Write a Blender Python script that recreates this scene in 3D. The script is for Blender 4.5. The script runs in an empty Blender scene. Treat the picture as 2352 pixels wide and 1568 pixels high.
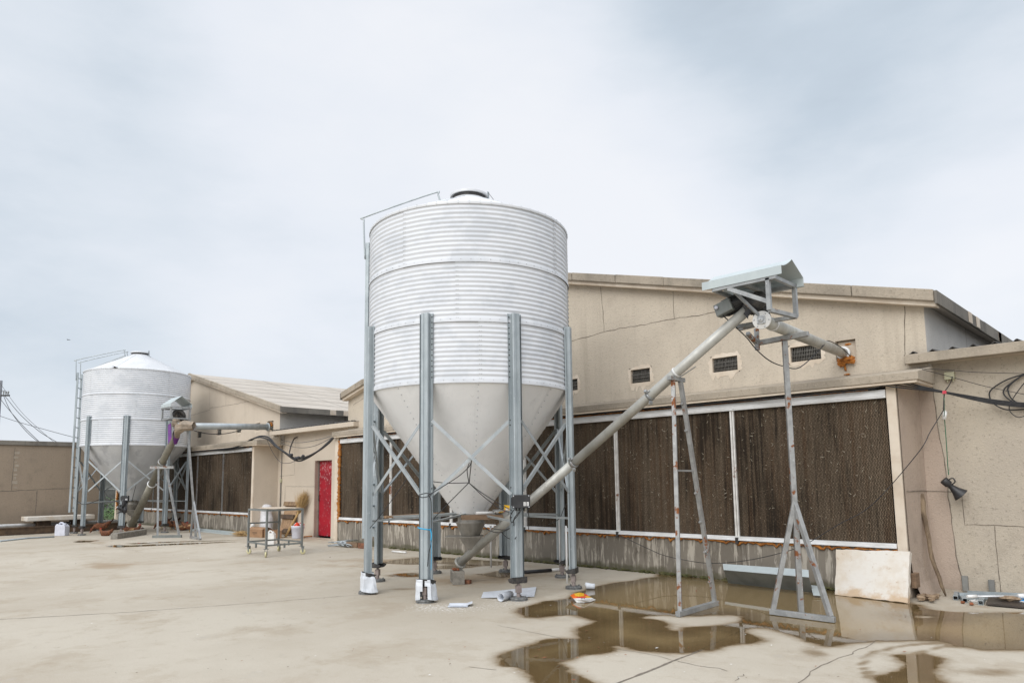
import bpy, bmesh, math, random
import numpy as np
from mathutils import Vector, Matrix
random.seed(7); RNG = np.random.default_rng(7)
rad = math.radians; pi = math.pi
sc = bpy.context.scene
COL = sc.collection

# ------------------------------------------------------------------ camera
W, H = 2352.0, 1568.0                       # photograph measured on a 2352 x 1568 grid
FOC, CY = 1628.42, 910.57                   # focal length and principal row on that grid
PITCH, ROLL, YAW, EYE = rad(6.8153), rad(-0.70416), rad(44.2782), 1.37
_F = np.array([-math.sin(YAW) * math.cos(PITCH), math.cos(YAW) * math.cos(PITCH), math.sin(PITCH)])
_R0 = np.array([math.cos(YAW), math.sin(YAW), 0.0]); _U0 = np.cross(_R0, _F)
_R = math.cos(ROLL) * _R0 + math.sin(ROLL) * _U0
_U = -math.sin(ROLL) * _R0 + math.cos(ROLL) * _U0
_O = np.array([0, 0, EYE])
FH = np.array([-math.sin(YAW), math.cos(YAW), 0.0]); RH = np.array([math.cos(YAW), math.sin(YAW), 0.0])
cd = bpy.data.cameras.new('camera'); cam = bpy.data.objects.new('camera', cd); COL.objects.link(cam)
cd.sensor_width = 36.0; cd.lens = 36.0 * FOC / W; cd.shift_y = (CY - H / 2) / W
cd.clip_start = 0.1; cd.clip_end = 3000
M4 = Matrix.Identity(4)
for i in range(3):
    M4[i][0], M4[i][1], M4[i][2], M4[i][3] = _R[i], _U[i], -_F[i], _O[i]
cam.matrix_world = M4
sc.camera = cam

def ray(px, py): return _F + (px - W / 2) / FOC * _R - (py - CY) / FOC * _U
def G(px, py, z=0.0):                       # survey: point of the photograph on the level z
    d = ray(px, py); return _O + d * (z - EYE) / d[2]
def YP(px, py, y): d = ray(px, py); return _O + d * y / d[1]
def XP(px, py, x): d = ray(px, py); return _O + d * x / d[0]
def DP(px, py, dist): d = ray(px, py); return _O + d * dist / (d @ FH)

# ------------------------------------------------------------------ view, world, sun
sc.view_settings.view_transform = 'Standard'; sc.view_settings.look = 'None'
sc.view_settings.exposure = 0.41; sc.view_settings.gamma = 1.0
SUN_EL, SUN_AZ = rad(36), rad(163)          # azimuth of the sun measured from +Y clockwise
wd = bpy.data.worlds.new('World'); sc.world = wd; wd.use_nodes = True
nt = wd.node_tree; nt.nodes.clear()
def wn(t): return nt.nodes.new(t)
def wl(a, b): nt.links.new(a, b)
wout = wn('ShaderNodeOutputWorld')
sky = wn('ShaderNodeTexSky'); sky.sky_type = 'NISHITA'; sky.sun_disc = False
sky.sun_elevation = SUN_EL; sky.sun_rotation = SUN_AZ; sky.air_density = 1.0; sky.dust_density = 2.0
bg1 = wn('ShaderNodeBackground'); bg1.inputs[1].default_value = 0.08; wl(sky.outputs[0], bg1.inputs[0])
tc = wn('ShaderNodeTexCoord')
def wmath(op, a, b=None, c=None):
    n = wn('ShaderNodeMath'); n.operation = op
    for i, v in enumerate((a, b, c)):
        if v is None: continue
        if isinstance(v, (int, float)): n.inputs[i].default_value = v
        else: wl(v, n.inputs[i])
    return n.outputs[0]
mp = wn('ShaderNodeMapping'); mp.inputs['Scale'].default_value = (1.0, 1.0, 2.6); wl(tc.outputs['Generated'], mp.inputs[0])
n1 = wn('ShaderNodeTexNoise'); n1.inputs['Scale'].default_value = 2.1; n1.inputs['Detail'].default_value = 9; n1.inputs['Roughness'].default_value = .53
n1.inputs['Distortion'].default_value = .1; wl(mp.outputs[0], n1.inputs['Vector'])
def lobe(px, py, width, amp):               # a soft bank of cloud in a fixed direction of the sky
    d = ray(px, py); d = d / np.linalg.norm(d)
    v = wn('ShaderNodeVectorMath'); v.operation = 'DOT_PRODUCT'; wl(tc.outputs['Generated'], v.inputs[0]); v.inputs[1].default_value = tuple(d)
    mr = wn('ShaderNodeMapRange'); mr.interpolation_type = 'SMOOTHSTEP'; wl(v.outputs['Value'], mr.inputs['Value'])
    mr.inputs['From Min'].default_value = math.cos(rad(width)); mr.inputs['From Max'].default_value = 1.0
    mr.inputs['To Min'].default_value = 0; mr.inputs['To Max'].default_value = amp
    return mr.outputs[0]
n2 = wn('ShaderNodeTexNoise'); n2.inputs['Scale'].default_value = 5.2; n2.inputs['Detail'].default_value = 8; n2.inputs['Roughness'].default_value = .58; wl(mp.outputs[0], n2.inputs['Vector'])
acc = wmath('ADD', wmath('MULTIPLY_ADD', n1.outputs['Fac'], .62, 0.13), wmath('MULTIPLY', n2.outputs['Fac'], .26))
for px, py, wdt, amp in [(1900, 30, 18, -.20), (2350, 130, 15, -.16), (1450, 120, 14, -.09), (1650, 240, 12, -.11), (1900, 300, 9, -.05), (60, 420, 18, -.10), (0, 900, 14, -.10),
                         (1350, 440, 15, .24), (850, 180, 18, .16), (2250, 430, 13, .22), (1600, 540, 14, .16), (2000, 590, 7, -.12), (450, 60, 14, -.05)]:
    acc = wmath('ADD', acc, lobe(px, py, wdt, amp))
ramp = wn('ShaderNodeValToRGB'); wl(acc, ramp.inputs[0])
e = ramp.color_ramp.elements; e[0].position = .10; e[0].color = (.39, .447, .51, 1); e[1].position = .80; e[1].color = (.70, .716, .75, 1)
for p, c in ((.28, (.46, .522, .588, 1)), (.44, (.565, .612, .668, 1)), (.60, (.645, .675, .725, 1))):
    el = ramp.color_ramp.elements.new(p); el.color = c
sep = wn('ShaderNodeSeparateXYZ'); wl(tc.outputs['Generated'], sep.inputs[0])
zen = wn('ShaderNodeMapRange'); zen.interpolation_type = 'SMOOTHSTEP'; wl(sep.outputs['Z'], zen.inputs['Value'])
zen.inputs['From Min'].default_value = .58; zen.inputs['From Max'].default_value = .95; zen.inputs['To Min'].default_value = 1.0; zen.inputs['To Max'].default_value = 2.1
bg2 = wn('ShaderNodeBackground'); wl(ramp.outputs[0], bg2.inputs[0]); wl(zen.outputs[0], bg2.inputs[1])
mx = wn('ShaderNodeMixShader'); mx.inputs[0].default_value = .93; wl(bg1.outputs[0], mx.inputs[1]); wl(bg2.outputs[0], mx.inputs[2]); wl(mx.outputs[0], wout.inputs[0])
sd = bpy.data.lights.new('sun', 'SUN'); sd.energy = 1.5; sd.angle = rad(45); sd.color = (1, .975, .94)
sun = bpy.data.objects.new('sun', sd); COL.objects.link(sun)
sdir = Vector((math.sin(SUN_AZ) * math.cos(SUN_EL), math.cos(SUN_AZ) * math.cos(SUN_EL), math.sin(SUN_EL)))
sun.rotation_euler = sdir.to_track_quat('Z', 'Y').to_euler(); sun.location = (0, 0, 30)

# ------------------------------------------------------------------ material kit
class NT:
    def __init__(s, name):
        s.m = bpy.data.materials.new(name); s.m.use_nodes = True; s.t = s.m.node_tree; s.t.nodes.clear()
        s.out = s.n('ShaderNodeOutputMaterial'); s.bsdf = s.n('ShaderNodeBsdfPrincipled'); s.l(s.bsdf.outputs[0], s.out.inputs[0])
        g = s.n('ShaderNodeNewGeometry'); s.pos = g.outputs['Position']
    def n(s, t): return s.t.nodes.new(t)
    def l(s, a, b): s.t.links.new(a, b)
    def put(s, sock, v):
        if isinstance(v, (int, float)): sock.default_value = v
        elif isinstance(v, tuple): sock.default_value = v if len(v) == 4 or sock.type == 'VECTOR' else (*v, 1)
        else: s.l(v, sock)
    def math(s, op, a, b=None, c=None, clamp=False):
        n = s.n('ShaderNodeMath'); n.operation = op; n.use_clamp = clamp
        for i, v in enumerate((a, b, c)):
            if v is not None: s.put(n.inputs[i], v)
        return n.outputs[0]
    def vec(s, scale=(1, 1, 1), rot=(0, 0, 0)):
        n = s.n('ShaderNodeMapping'); n.inputs['Scale'].default_value = scale; n.inputs['Rotation'].default_value = rot; s.l(s.pos, n.inputs[0]); return n.outputs[0]
    def noise(s, scale, detail=4, rough=.55, v=None, dist=0):
        n = s.n('ShaderNodeTexNoise'); n.inputs['Scale'].default_value = scale; n.inputs['Detail'].default_value = detail
        n.inputs['Roughness'].default_value = rough; n.inputs['Distortion'].default_value = dist; s.l(v or s.pos, n.inputs['Vector']); return n.outputs['Fac']
    def voro(s, scale, v=None, out='Distance', feature='F1', rnd=1.0):
        n = s.n('ShaderNodeTexVoronoi'); n.feature = feature; n.inputs['Scale'].default_value = scale; n.inputs['Randomness'].default_value = rnd
        s.l(v or s.pos, n.inputs['Vector']); return n.outputs[out]
    def step(s, f, a, b, lo=0.0, hi=1.0):
        n = s.n('ShaderNodeMapRange'); n.interpolation_type = 'SMOOTHSTEP'; s.put(n.inputs['Value'], f)
        n.inputs['From Min'].default_value = a; n.inputs['From Max'].default_value = b; n.inputs['To Min'].default_value = lo; n.inputs['To Max'].default_value = hi
        return n.outputs[0]
    def mix(s, f, a, b, mode='MIX'):
        n = s.n('ShaderNodeMixRGB'); n.blend_type = mode; s.put(n.inputs[0], f); s.put(n.inputs[1], a); s.put(n.inputs[2], b); return n.outputs[0]
    def sep(s):
        n = s.n('ShaderNodeSeparateXYZ'); s.l(s.pos, n.inputs[0]); return n.outputs
    def bump(s, h, strength=.3, dist=.01):
        n = s.n('ShaderNodeBump'); n.inputs['Strength'].default_value = strength; n.inputs['Distance'].default_value = dist; s.put(n.inputs['Height'], h)
        s.l(n.outputs[0], s.bsdf.inputs['Normal']); return n
    def fin(s, col, rough=.8, metal=0.0, spec=.5):
        b = s.bsdf.inputs; s.put(b['Base Color'], col); s.put(b['Roughness'], rough); s.put(b['Metallic'], metal); s.put(b['Specular IOR Level'], spec); return s.m

def plain(name, c, c2=None, scale=8, rough=.7, metal=0.0, bump=0.0, bscale=40, detail=4, spec=.5, v=None, lo=.35, hi=.65):
    t = NT(name); vv = t.vec(v) if v else None
    c2 = c2 or tuple(x * .75 for x in c)
    col = t.mix(t.step(t.noise(scale, detail, .6, vv), lo, hi), c, c2)
    if bump: t.bump(t.noise(bscale, 4, .6, vv), bump, .01)
    return t.fin(col, rough, metal, spec)

def stucco(name, c, c2, dark, speck=1.0, stain=.5, scale=38, streaks=.45):
    t = NT(name)
    big = t.noise(.9, 5, .6)
    col = t.mix(t.step(big, .38, .66), c, c2)
    sv = t.vec((3.2, 3.2, .22))
    st = t.step(t.noise(1.5, 6, .62, sv), .5, .78, 0, streaks)
    col = t.mix(st, col, dark)
    blot = t.step(t.noise(2.3, 7, .7), .52, .76, 0, stain); col = t.mix(blot, col, dark)
    g = t.noise(scale, 3, .75)
    col = t.mix(t.step(g, .55, .74, 0, .62 * speck), col, tuple(x * .34 for x in c))
    g2 = t.noise(scale * 1.7, 2, .7); col = t.mix(t.step(g2, .58, .75, 0, .45 * speck), col, tuple(min(.8, x * 1.35) for x in c))
    t.bump(t.math('ADD', g, t.math('MULTIPLY', g2, .6)), .55, .012)
    return t.fin(col, .93, 0, .2)

MAT = {}
MAT['stucco'] = stucco('pebble_dash_render', (.55, .485, .395), (.495, .435, .355), (.35, .30, .24), .8, .35)
MAT['stucco_near'] = stucco('pebble_dash_render_grey', (.48, .425, .345), (.43, .38, .315), (.29, .25, .20), 1.0, .5, 32)
MAT['stucco_smooth'] = stucco('smooth_render', (.585, .51, .42), (.535, .465, .38), (.44, .375, .30), .35, .25, 40, .25)
MAT['pink'] = stucco('stained_render', (.45, .365, .30), (.39, .32, .265), (.27, .22, .18), .6, .6, 34, .6)
MAT['boundary'] = stucco('boundary_render', (.335, .27, .205), (.29, .235, .18), (.20, .165, .13), .7, .45, 34, .3)
MAT['fascia'] = stucco('rough_concrete_edge', (.40, .345, .275), (.27, .235, .19), (.16, .145, .12), 1.0, .7, 30, .5)
MAT['fascia_dark'] = stucco('weathered_concrete_edge', (.24, .22, .19), (.15, .14, .125), (.09, .085, .08), .6, .7, 26, .7)
MAT['plaster'] = plain('cream_plaster', (.66, .58, .48), (.56, .47, .37), 3, .85, bump=.2, bscale=30)
MAT['sidewall'] = stucco('grey_side_render', (.56, .54, .51), (.50, .485, .455), (.40, .38, .35), .45, .3, 26, .25)
MAT['joint'] = plain('dark_crack', (.13, .11, .09), (.22, .185, .145), 30, .95)
MAT['white_alu'] = plain('white_coated_aluminium', (.74, .75, .76), (.60, .60, .59), 4, .4, bump=.05, v=(1, 1, 3))
MAT['mullion'] = None
def rusty(name, c, c2, amount=.60, metal=.35, rough=.5, scale=7):
    t = NT(name)
    col = t.mix(t.step(t.noise(11, 4, .6), .38, .64), c, c2)
    col = t.mix(t.step(t.noise(55, 3, .7, t.vec((1, 1, .35))),   .63, .72, 0, .4), col, (.74, .75, .75))     # paint flecks
    r = t.math('ADD', t.noise(scale, 5, .62), t.math('MULTIPLY', t.noise(32, 3, .6), .18))
    f = t.step(r, amount + .08, amount + .15)
    rc = t.mix(t.noise(40, 3), (.30, .105, .03), (.11, .04, .018))
    col = t.mix(f, col, rc)
    mt = t.math('MULTIPLY', t.math('SUBTRACT', 1.0, f), metal)
    t.bump(r, .15, .004)
    return t.fin(col, t.step(f, 0, 1, rough, .9), mt)
MAT['mullion'] = rusty('rust_streaked_white_strip', (.70, .69, .66), (.58, .56, .53), .64, 0, .5, 3)
MAT['ruststeel'] = rusty('rusty_galvanised_tube', (.36, .365, .36), (.27, .272, .268), .59, .4, .45)
MAT['ruststeel_light'] = rusty('rust_spotted_galvanised_tube', (.36, .37, .37), (.27, .28, .285), .64, .4, .42)
def galv(name, c, c2, rough=.42, metal=.55, flecks=.3):
    t = NT(name)
    col = t.mix(t.step(t.noise(6, 5, .6, t.vec((1, 1, .4))), .36, .66), c, c2)
    col = t.mix(t.step(t.noise(70, 2, .7, t.vec((1, 1, .25))), .66, .74, 0, flecks), col, (.80, .82, .83))
    t.bump(t.noise(25, 3), .04, .004)
    return t.fin(col, t.step(t.noise(9, 4), .3, .7, rough - .08, rough + .1), metal)
MAT['leg'] = galv('blue_grey_galvanised_steel', (.385, .43, .45), (.31, .352, .372), .45, .3, .55)
MAT['brace'] = galv('galvanised_brace_steel', (.44, .475, .49), (.355, .39, .405), .42, .35, .5)
MAT['tube'] = galv('galvanised_auger_tube', (.46, .46, .43), (.36, .355, .325), .5, .35, .12)
MAT['tube_old'] = galv('dull_auger_tube', (.26, .245, .20), (.20, .19, .155), .5, .35, .05)
MAT['hood'] = galv('pale_coated_sheet', (.47, .525, .53), (.43, .48, .49), .42, .1, 0)
MAT['hood_dark'] = galv('grey_sheet_and_hood_shade', (.20, .215, .205), (.155, .165, .16), .5, .15, 0)  # grey parts, and the painted shade on the spare hood
def silo_white():
    t = NT('brushed_white_silo_sheet')
    v = t.vec((1, 1, .35)); b = t.noise(2.0, 6, .65, t.vec((1, 1, 1.6)))
    col = t.mix(t.step(b, .44, .62), (.645, .665, .695), (.56, .585, .62))
    col = t.mix(t.step(t.noise(16, 5, .7, t.vec((.5, .5, 2.2))), .55, .72, 0, .45), col, (.545, .565, .60))
    return t.fin(col, t.step(b, .3, .7, .52, .66), 0, .35)
MAT['silo'] = silo_white()
MAT['roofcone'] = plain('white_silo_roof', (.64, .65, .665), (.57, .585, .605), 3, .4)
def hopper_mat(name, c, c2, c3, k=.5):
    t = NT(name)
    col = t.mix(t.step(t.noise(1.6, 6, .6), .40, .62), c, c2)
    col = t.mix(t.step(t.noise(2.7, 5, .62, t.vec((1, 1, .6))), .56, .66, 0, k), col, c3)
    col = t.mix(t.step(t.noise(26, 4, .7, t.vec((1, 1, .2))), .62, .74, 0, .3), col, (.42, .40, .36))
    return t.fin(col, .55, 0, .4)
MAT['hopper'] = hopper_mat('cream_hopper_coating', (.84, .845, .85), (.79, .795, .80), (.70, .71, .72), .5)
MAT['hopper2'] = hopper_mat('patchy_grey_hopper_coating', (.62, .63, .64), (.53, .54, .555), (.43, .44, .46), .8)
MAT['bolt'] = plain('bolt_heads', (.58, .60, .62), (.42, .43, .44), 60, .45, .2)
MAT['black'] = plain('black_plastic', (.018, .018, .02), (.03, .03, .032), 9, .45)
MAT['blacksteel'] = plain('black_painted_bracket', (.022, .022, .024), (.06, .055, .05), 25, .55)
MAT['rubber'] = plain('dark_foot_plate', (.10, .105, .105), (.20, .20, .195), 30, .7, .2)
MAT['cable'] = plain('black_cable_sheath', (.016, .016, .018), (.03, .03, .032), 12, .5)
MAT['wire'] = plain('thin_grey_wire', (.10, .10, .10), (.16, .15, .14), 12, .7)
MAT['red_tape'] = plain('red_tape', (.55, .03, .06), (.5, .10, .12), 30, .5)
MAT['foam'] = plain('orange_expanding_foam', (.42, .165, .03), (.24, .085, .018), 14, .85, bump=.8, bscale=40)
MAT['foam_bright'] = plain('bright_orange_foam', (.46, .17, .025), (.27, .09, .015), 16, .8, bump=.8, bscale=30)
MAT['white_plastic'] = plain('white_plastic', (.76, .76, .75), (.64, .63, .61), 5, .45)
MAT['bluish_plastic'] = plain('bluish_white_plastic', (.62, .64, .72), (.54, .55, .62), 6, .45)
MAT['film'] = plain('pale_plastic_wrap', (.66, .69, .73), (.56, .59, .63), 9, .5, bump=.25, bscale=18)
MAT['sheet_white'] = plain('white_offcut_sheet', (.66, .70, .76), (.58, .61, .66), 6, .45)
MAT['sackcloth'] = plain('white_woven_sack', (.68, .68, .70), (.55, .55, .57), 12, .7, bump=.4, bscale=16)
MAT['wood_old'] = plain('weathered_wood', (.30, .205, .12), (.17, .11, .065), 5, .85, bump=.4, bscale=20, v=(1.5, 1.5, .5))
MAT['wood_dark'] = plain('dark_damp_wood', (.115, .075, .045), (.065, .043, .03), 6, .85, bump=.4, bscale=26)
MAT['wood_board'] = plain('pale_pallet_boards', (.42, .275, .16), (.27, .17, .10), 7, .85, bump=.3, bscale=26, v=(4, 4, .6))
MAT['plank'] = plain('brown_plank', (.25, .165, .105), (.16, .105, .065), 7, .85, bump=.3, v=(.6, .6, 4))
MAT['card'] = plain('brown_cardboard', (.34, .205, .115), (.27, .16, .09), 4, .9)
MAT['straw'] = plain('dry_straw', (.47, .31, .13), (.29, .18, .075), 30, .9)
MAT['brick'] = plain('red_brick', (.24, .10, .055), (.13, .065, .04), 18, .9, bump=.4)
MAT['block'] = plain('grey_cement_block', (.285, .265, .23), (.20, .185, .16), 14, .95, bump=.5, bscale=60)
MAT['redpaint'] = None
def red_door():
    t = NT('chipped_crimson_door_paint')
    col = t.mix(t.step(t.noise(3, 5, .6), .4, .65), (.36, .008, .022), (.26, .008, .02))
    z = t.sep()[2]
    hi = t.step(z, .9, 1.9, 0, .06)
    ch = t.math('ADD', t.noise(17, 4, .7, t.vec((1, 1, .7))), hi)
    col = t.mix(t.step(ch, .60, .66, 0, .65), col, (.62, .42, .43))
    return t.fin(col, .42)
MAT['redpaint'] = red_door()
MAT['yellow'] = plain('yellow_print', (.78, .47, .02), (.68, .38, .02), 9, .4)
MAT['redprint'] = plain('red_print', (.70, .045, .02), (.62, .06, .02), 9, .4)
MAT['orangeprint'] = plain('orange_print', (.78, .15, .01), (.72, .12, .01), 9, .4)
MAT['ink'] = plain('dark_ink', (.12, .12, .14), (.2, .2, .22), 60, .7)
MAT['purple'] = plain('purple_bag_print', (.20, .035, .26), (.10, .03, .20), 8, .45)
MAT['tansack'] = plain('tan_paper_bag', (.36, .29, .22), (.25, .205, .16), 10, .7, bump=.5, bscale=14)
MAT['blue_rope'] = plain('bright_blue_rope', (.03, .36, .62), (.03, .28, .5), 30, .6)
MAT['bluelabel'] = plain('blue_label', (.03, .25, .60), (.04, .30, .62), 30, .5)
MAT['board_dark'] = plain('dark_brown_film_board', (.055, .042, .034), (.035, .028, .024), 6, .5)
MAT['cream_ply'] = plain('yellow_cream_wheel', (.62, .58, .36), (.52, .48, .28), 12, .5)
MAT['ceramic'] = plain('brown_grey_ceramic', (.30, .25, .23), (.22, .18, .17), 10, .4)
MAT['tile_dark'] = plain('dark_corrugated_roof_sheet', (.035, .033, .032), (.06, .055, .05), 8, .8)
MAT['void'] = plain('dark_interior', (.018, .016, .014), (.03, .026, .022), 12, .95)  # near-black colour stands in for the shade inside recesses and openings
MAT['grille'] = plain('galvanised_grille_wire', (.34, .33, .30), (.20, .19, .17), 40, .6, .2)
MAT['paper'] = plain('scrap_paper', (.72, .71, .68), (.62, .60, .57), 20, .8)
MAT['hen'] = plain('brown_feathers', (.19, .068, .025), (.085, .03, .014), 24, .8, bump=.4, bscale=60)
MAT['hen_dark'] = plain('dark_tail_feathers', (.03, .016, .012), (.06, .028, .016), 24, .8)
MAT['hen_cream'] = plain('cream_wing_feathers', (.40, .26, .13), (.26, .13, .06), 30, .8)
MAT['comb'] = plain('red_comb', (.50, .02, .02), (.42, .03, .03), 30, .6)
MAT['beak'] = plain('yellow_horn', (.45, .28, .08), (.38, .22, .06), 30, .6)
MAT['bird'] = plain('dark_plumage', (.03, .03, .03), (.05, .045, .04), 30, .8)
MAT['leaf'] = plain('green_leaf', (.075, .16, .03), (.035, .085, .018), 5, .6)
MAT['leaf2'] = plain('yellow_green_leaf', (.15, .23, .05), (.09, .16, .03), 5, .6)
MAT['fieldsoil'] = plain('grassy_soil', (.10, .13, .05), (.14, .12, .07), 2, .95)
MAT['moss'] = plain('damp_moss', (.055, .06, .018), (.095, .085, .035), 14, .95, bump=.6, bscale=60)
MAT['corr_grey'] = plain('grey_fibre_cement_sheet', (.25, .25, .235), (.19, .19, .18), 4, .9)
MAT['pole'] = plain('grey_utility_pole', (.19, .20, .22), (.15, .16, .17), 4, .85)
MAT['insul'] = plain('glazed_insulator', (.45, .46, .47), (.3, .3, .3), 10, .3)
MAT['bark'] = plain('bare_branch', (.25, .185, .12), (.12, .085, .055), 12, .9, bump=.5, bscale=40, v=(1, 1, .4))
MAT['rubble'] = plain('tan_rubble', (.34, .25, .165), (.19, .13, .085), 26, .95, bump=.6)
MAT['pale_slat'] = plain('pale_bleached_slats', (.60, .52, .42), (.46, .37, .28), 7, .85)
MAT['feather'] = plain('dusty_feather', (.44, .40, .32), (.30, .26, .19), 40, .9)
MAT['boot'] = galv('grimy_zinc_sheet', (.30, .285, .255), (.20, .185, .16), .55, .3, .1)
MAT['patch'] = plain('pale_patch_render', (.40, .345, .28), (.33, .28, .22), 14, .95)
MAT['roof_panel'] = stucco('weathered_roof_panel', (.50, .455, .40), (.45, .405, .35), (.36, .32, .27), .5, .5, 22, .3)
MAT['trolley'] = galv('dull_trolley_tube', (.235, .25, .245), (.175, .185, .18), .5, .3, .1)
MAT['clay'] = plain('fired_clay', (.30, .10, .045), (.2, .07, .03), 20, .9)
MAT['alu'] = plain('bright_aluminium', (.72, .73, .74), (.62, .63, .64), 9, .35, .4)
MAT['greenwire'] = plain('green_wire', (.05, .18, .10), (.06, .14, .09), 30, .6)
MAT['jbox'] = plain('pale_green_plastic', (.50, .49, .34), (.42, .41, .28), 12, .5)
MAT['rosin'] = plain('orange_plastic', (.70, .26, .02), (.6, .2, .02), 12, .5)

def slab_mat():
    t = NT('stained_foam_board')
    col = t.mix(t.step(t.noise(2.2, 6, .62), .42, .66), (.64, .61, .56), (.57, .50, .41))
    z = t.sep()[2]
    low = t.math('ADD', t.step(z, .0, .16, .34, 0), t.noise(5, 5, .65))
    col = t.mix(t.step(low, .56, .80, 0, .7), col, (.46, .30, .15))
    sc_ = t.noise(10, 6, .75, dist=1.2); col = t.mix(t.step(sc_, .60, .68, 0, .55), col, (.38, .25, .15))
    t.bump(t.noise(26, 5, .7), .4, .006)
    return t.fin(col, .85)
MAT['slab'] = slab_mat()

def dado_mat():
    t = NT('lime_streaked_plinth')
    z = t.sep()[2]
    col = t.mix(t.step(t.noise(1.1, 4), .4, .6), (.215, .19, .155), (.165, .145, .118))
    s1 = t.noise(9, 6, .72, t.vec((1.6, 1.6, .16)), .4); s2 = t.noise(1.3, 4, .6)
    col = t.mix(t.step(t.math('ADD', s1, t.math('MULTIPLY', s2, .25)), .63, .72, 0, .85), col, (.46, .42, .355))
    s3 = t.noise(6, 6, .7, t.vec((1.4, 1.4, .2)), .3); col = t.mix(t.step(s3, .54, .66, 0, .8), col, (.10, .084, .066))
    low = t.math('ADD', t.step(z, .0, .20, .42, 0), t.math('MULTIPLY', t.noise(4, 5), .75))
    col = t.mix(t.step(low, .50, .72, 0, .8), col, (.085, .078, .045))
    t.bump(s1, .3, .006)
    return t.fin(col, .88)
MAT['dado'] = dado_mat()

def pad_mat(name, tint, warm):
    t = NT(name)
    x, y, z = t.sep()
    P = .024
    tri = t.math('PINGPONG', t.math('MULTIPLY', z, 1 / P), 1.0)
    wob = t.math('MULTIPLY', t.noise(9, 3), .9)
    u = t.math('ADD', t.math('MULTIPLY_ADD', x, 1 / (P * .72), t.math('MULTIPLY', tri, .55)), wob)
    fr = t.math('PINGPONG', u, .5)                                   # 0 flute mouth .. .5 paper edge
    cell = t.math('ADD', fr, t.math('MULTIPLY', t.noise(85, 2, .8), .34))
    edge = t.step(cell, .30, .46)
    stv = t.noise(20.0, 4, .62, t.vec((1.0, 1.0, .03))); big = t.noise(1.5, 4, .6, t.vec((1, 1, .55)))
    wet = t.math('ADD', stv, t.math('MULTIPLY_ADD', big, .9, -.45))
    paper = t.mix(t.step(wet, .28, .74), tint, tuple(c * .36 for c in tint))
    paper = t.mix(t.step(t.noise(9, 4, .6, t.vec((1.5, 1.5, .05))), .42, .74, 0, .75), paper, warm)
    paper = t.mix(t.step(t.noise(95, 2, .8), .42, .72, 0, .75), paper, tuple(c * .30 for c in tint))
    paper = t.mix(t.step(t.noise(70, 2, .8, t.vec((1, 1, .9))),   .58, .74, 0, .8), paper, tuple(min(1, c * 2.5) for c in tint))
    col = t.mix(edge, (.012, .010, .008), paper)  # flute mouths painted near black, shade put into the colour for depth
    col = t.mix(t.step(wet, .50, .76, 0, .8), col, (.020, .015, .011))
    t.bump(edge, .9, .012)
    return t.fin(col, .9, 0, .15)
MAT['pad'] = pad_mat('wet_cellulose_pad', (.205, .155, .108), (.135, .075, .040))

def water_mat():
    t = NT('shallow_muddy_water')
    at = t.n('ShaderNodeAttribute'); at.attribute_name = 'depth'
    dep = t.math('ADD', at.outputs['Fac'], t.math('MULTIPLY_ADD', t.noise(6, 7, .68), .17, -.085))
    dep = t.math('ADD', dep, t.math('MULTIPLY_ADD', t.noise(45, 4, .7), .045, -.022))
    alpha = t.step(dep, -.012, .035)
    deep = t.step(dep, .0, .55)
    tint = t.mix(deep, (.60, .50, .36), (.36, .28, .16))
    tint = t.mix(t.step(t.noise(2.2, 5, .65, t.vec((.5, 1.4, 1))), .45, .70, 0, .5), tint, (.30, .25, .11))
    tr = t.n('ShaderNodeBsdfTransparent'); t.put(tr.inputs[0], tint)
    gl = t.n('ShaderNodeBsdfGlossy'); gl.inputs['Roughness'].default_value = .012; gl.inputs[0].default_value = (1, 1, 1, 1)
    fr = t.n('ShaderNodeFresnel'); fr.inputs[0].default_value = 1.33
    bp = t.n('ShaderNodeBump'); bp.inputs['Strength'].default_value = .03; bp.inputs['Distance'].default_value = .004
    t.l(t.noise(22, 2, .5), bp.inputs['Height']); t.l(bp.outputs[0], gl.inputs['Normal']); t.l(bp.outputs[0], fr.inputs['Normal'])
    df = t.n('ShaderNodeBsdfDiffuse'); df.inputs[0].default_value = (.31, .22, .105, 1)
    m0 = t.n('ShaderNodeMixShader'); t.put(m0.inputs[0], t.math('MULTIPLY_ADD', deep, .45, .25)); t.l(tr.outputs[0], m0.inputs[1]); t.l(df.outputs[0], m0.inputs[2])
    m1 = t.n('ShaderNodeMixShader'); t.l(fr.outputs[0], m1.inputs[0]); t.l(m0.outputs[0], m1.inputs[1]); t.l(gl.outputs[0], m1.inputs[2])
    cl = t.n('ShaderNodeBsdfTransparent')
    m2 = t.n('ShaderNodeMixShader'); t.put(m2.inputs[0], alpha); t.l(cl.outputs[0], m2.inputs[1]); t.l(m1.outputs[0], m2.inputs[2])
    t.l(m2.outputs[0], t.out.inputs[0]); return t.m
MAT['water'] = water_mat()

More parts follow.
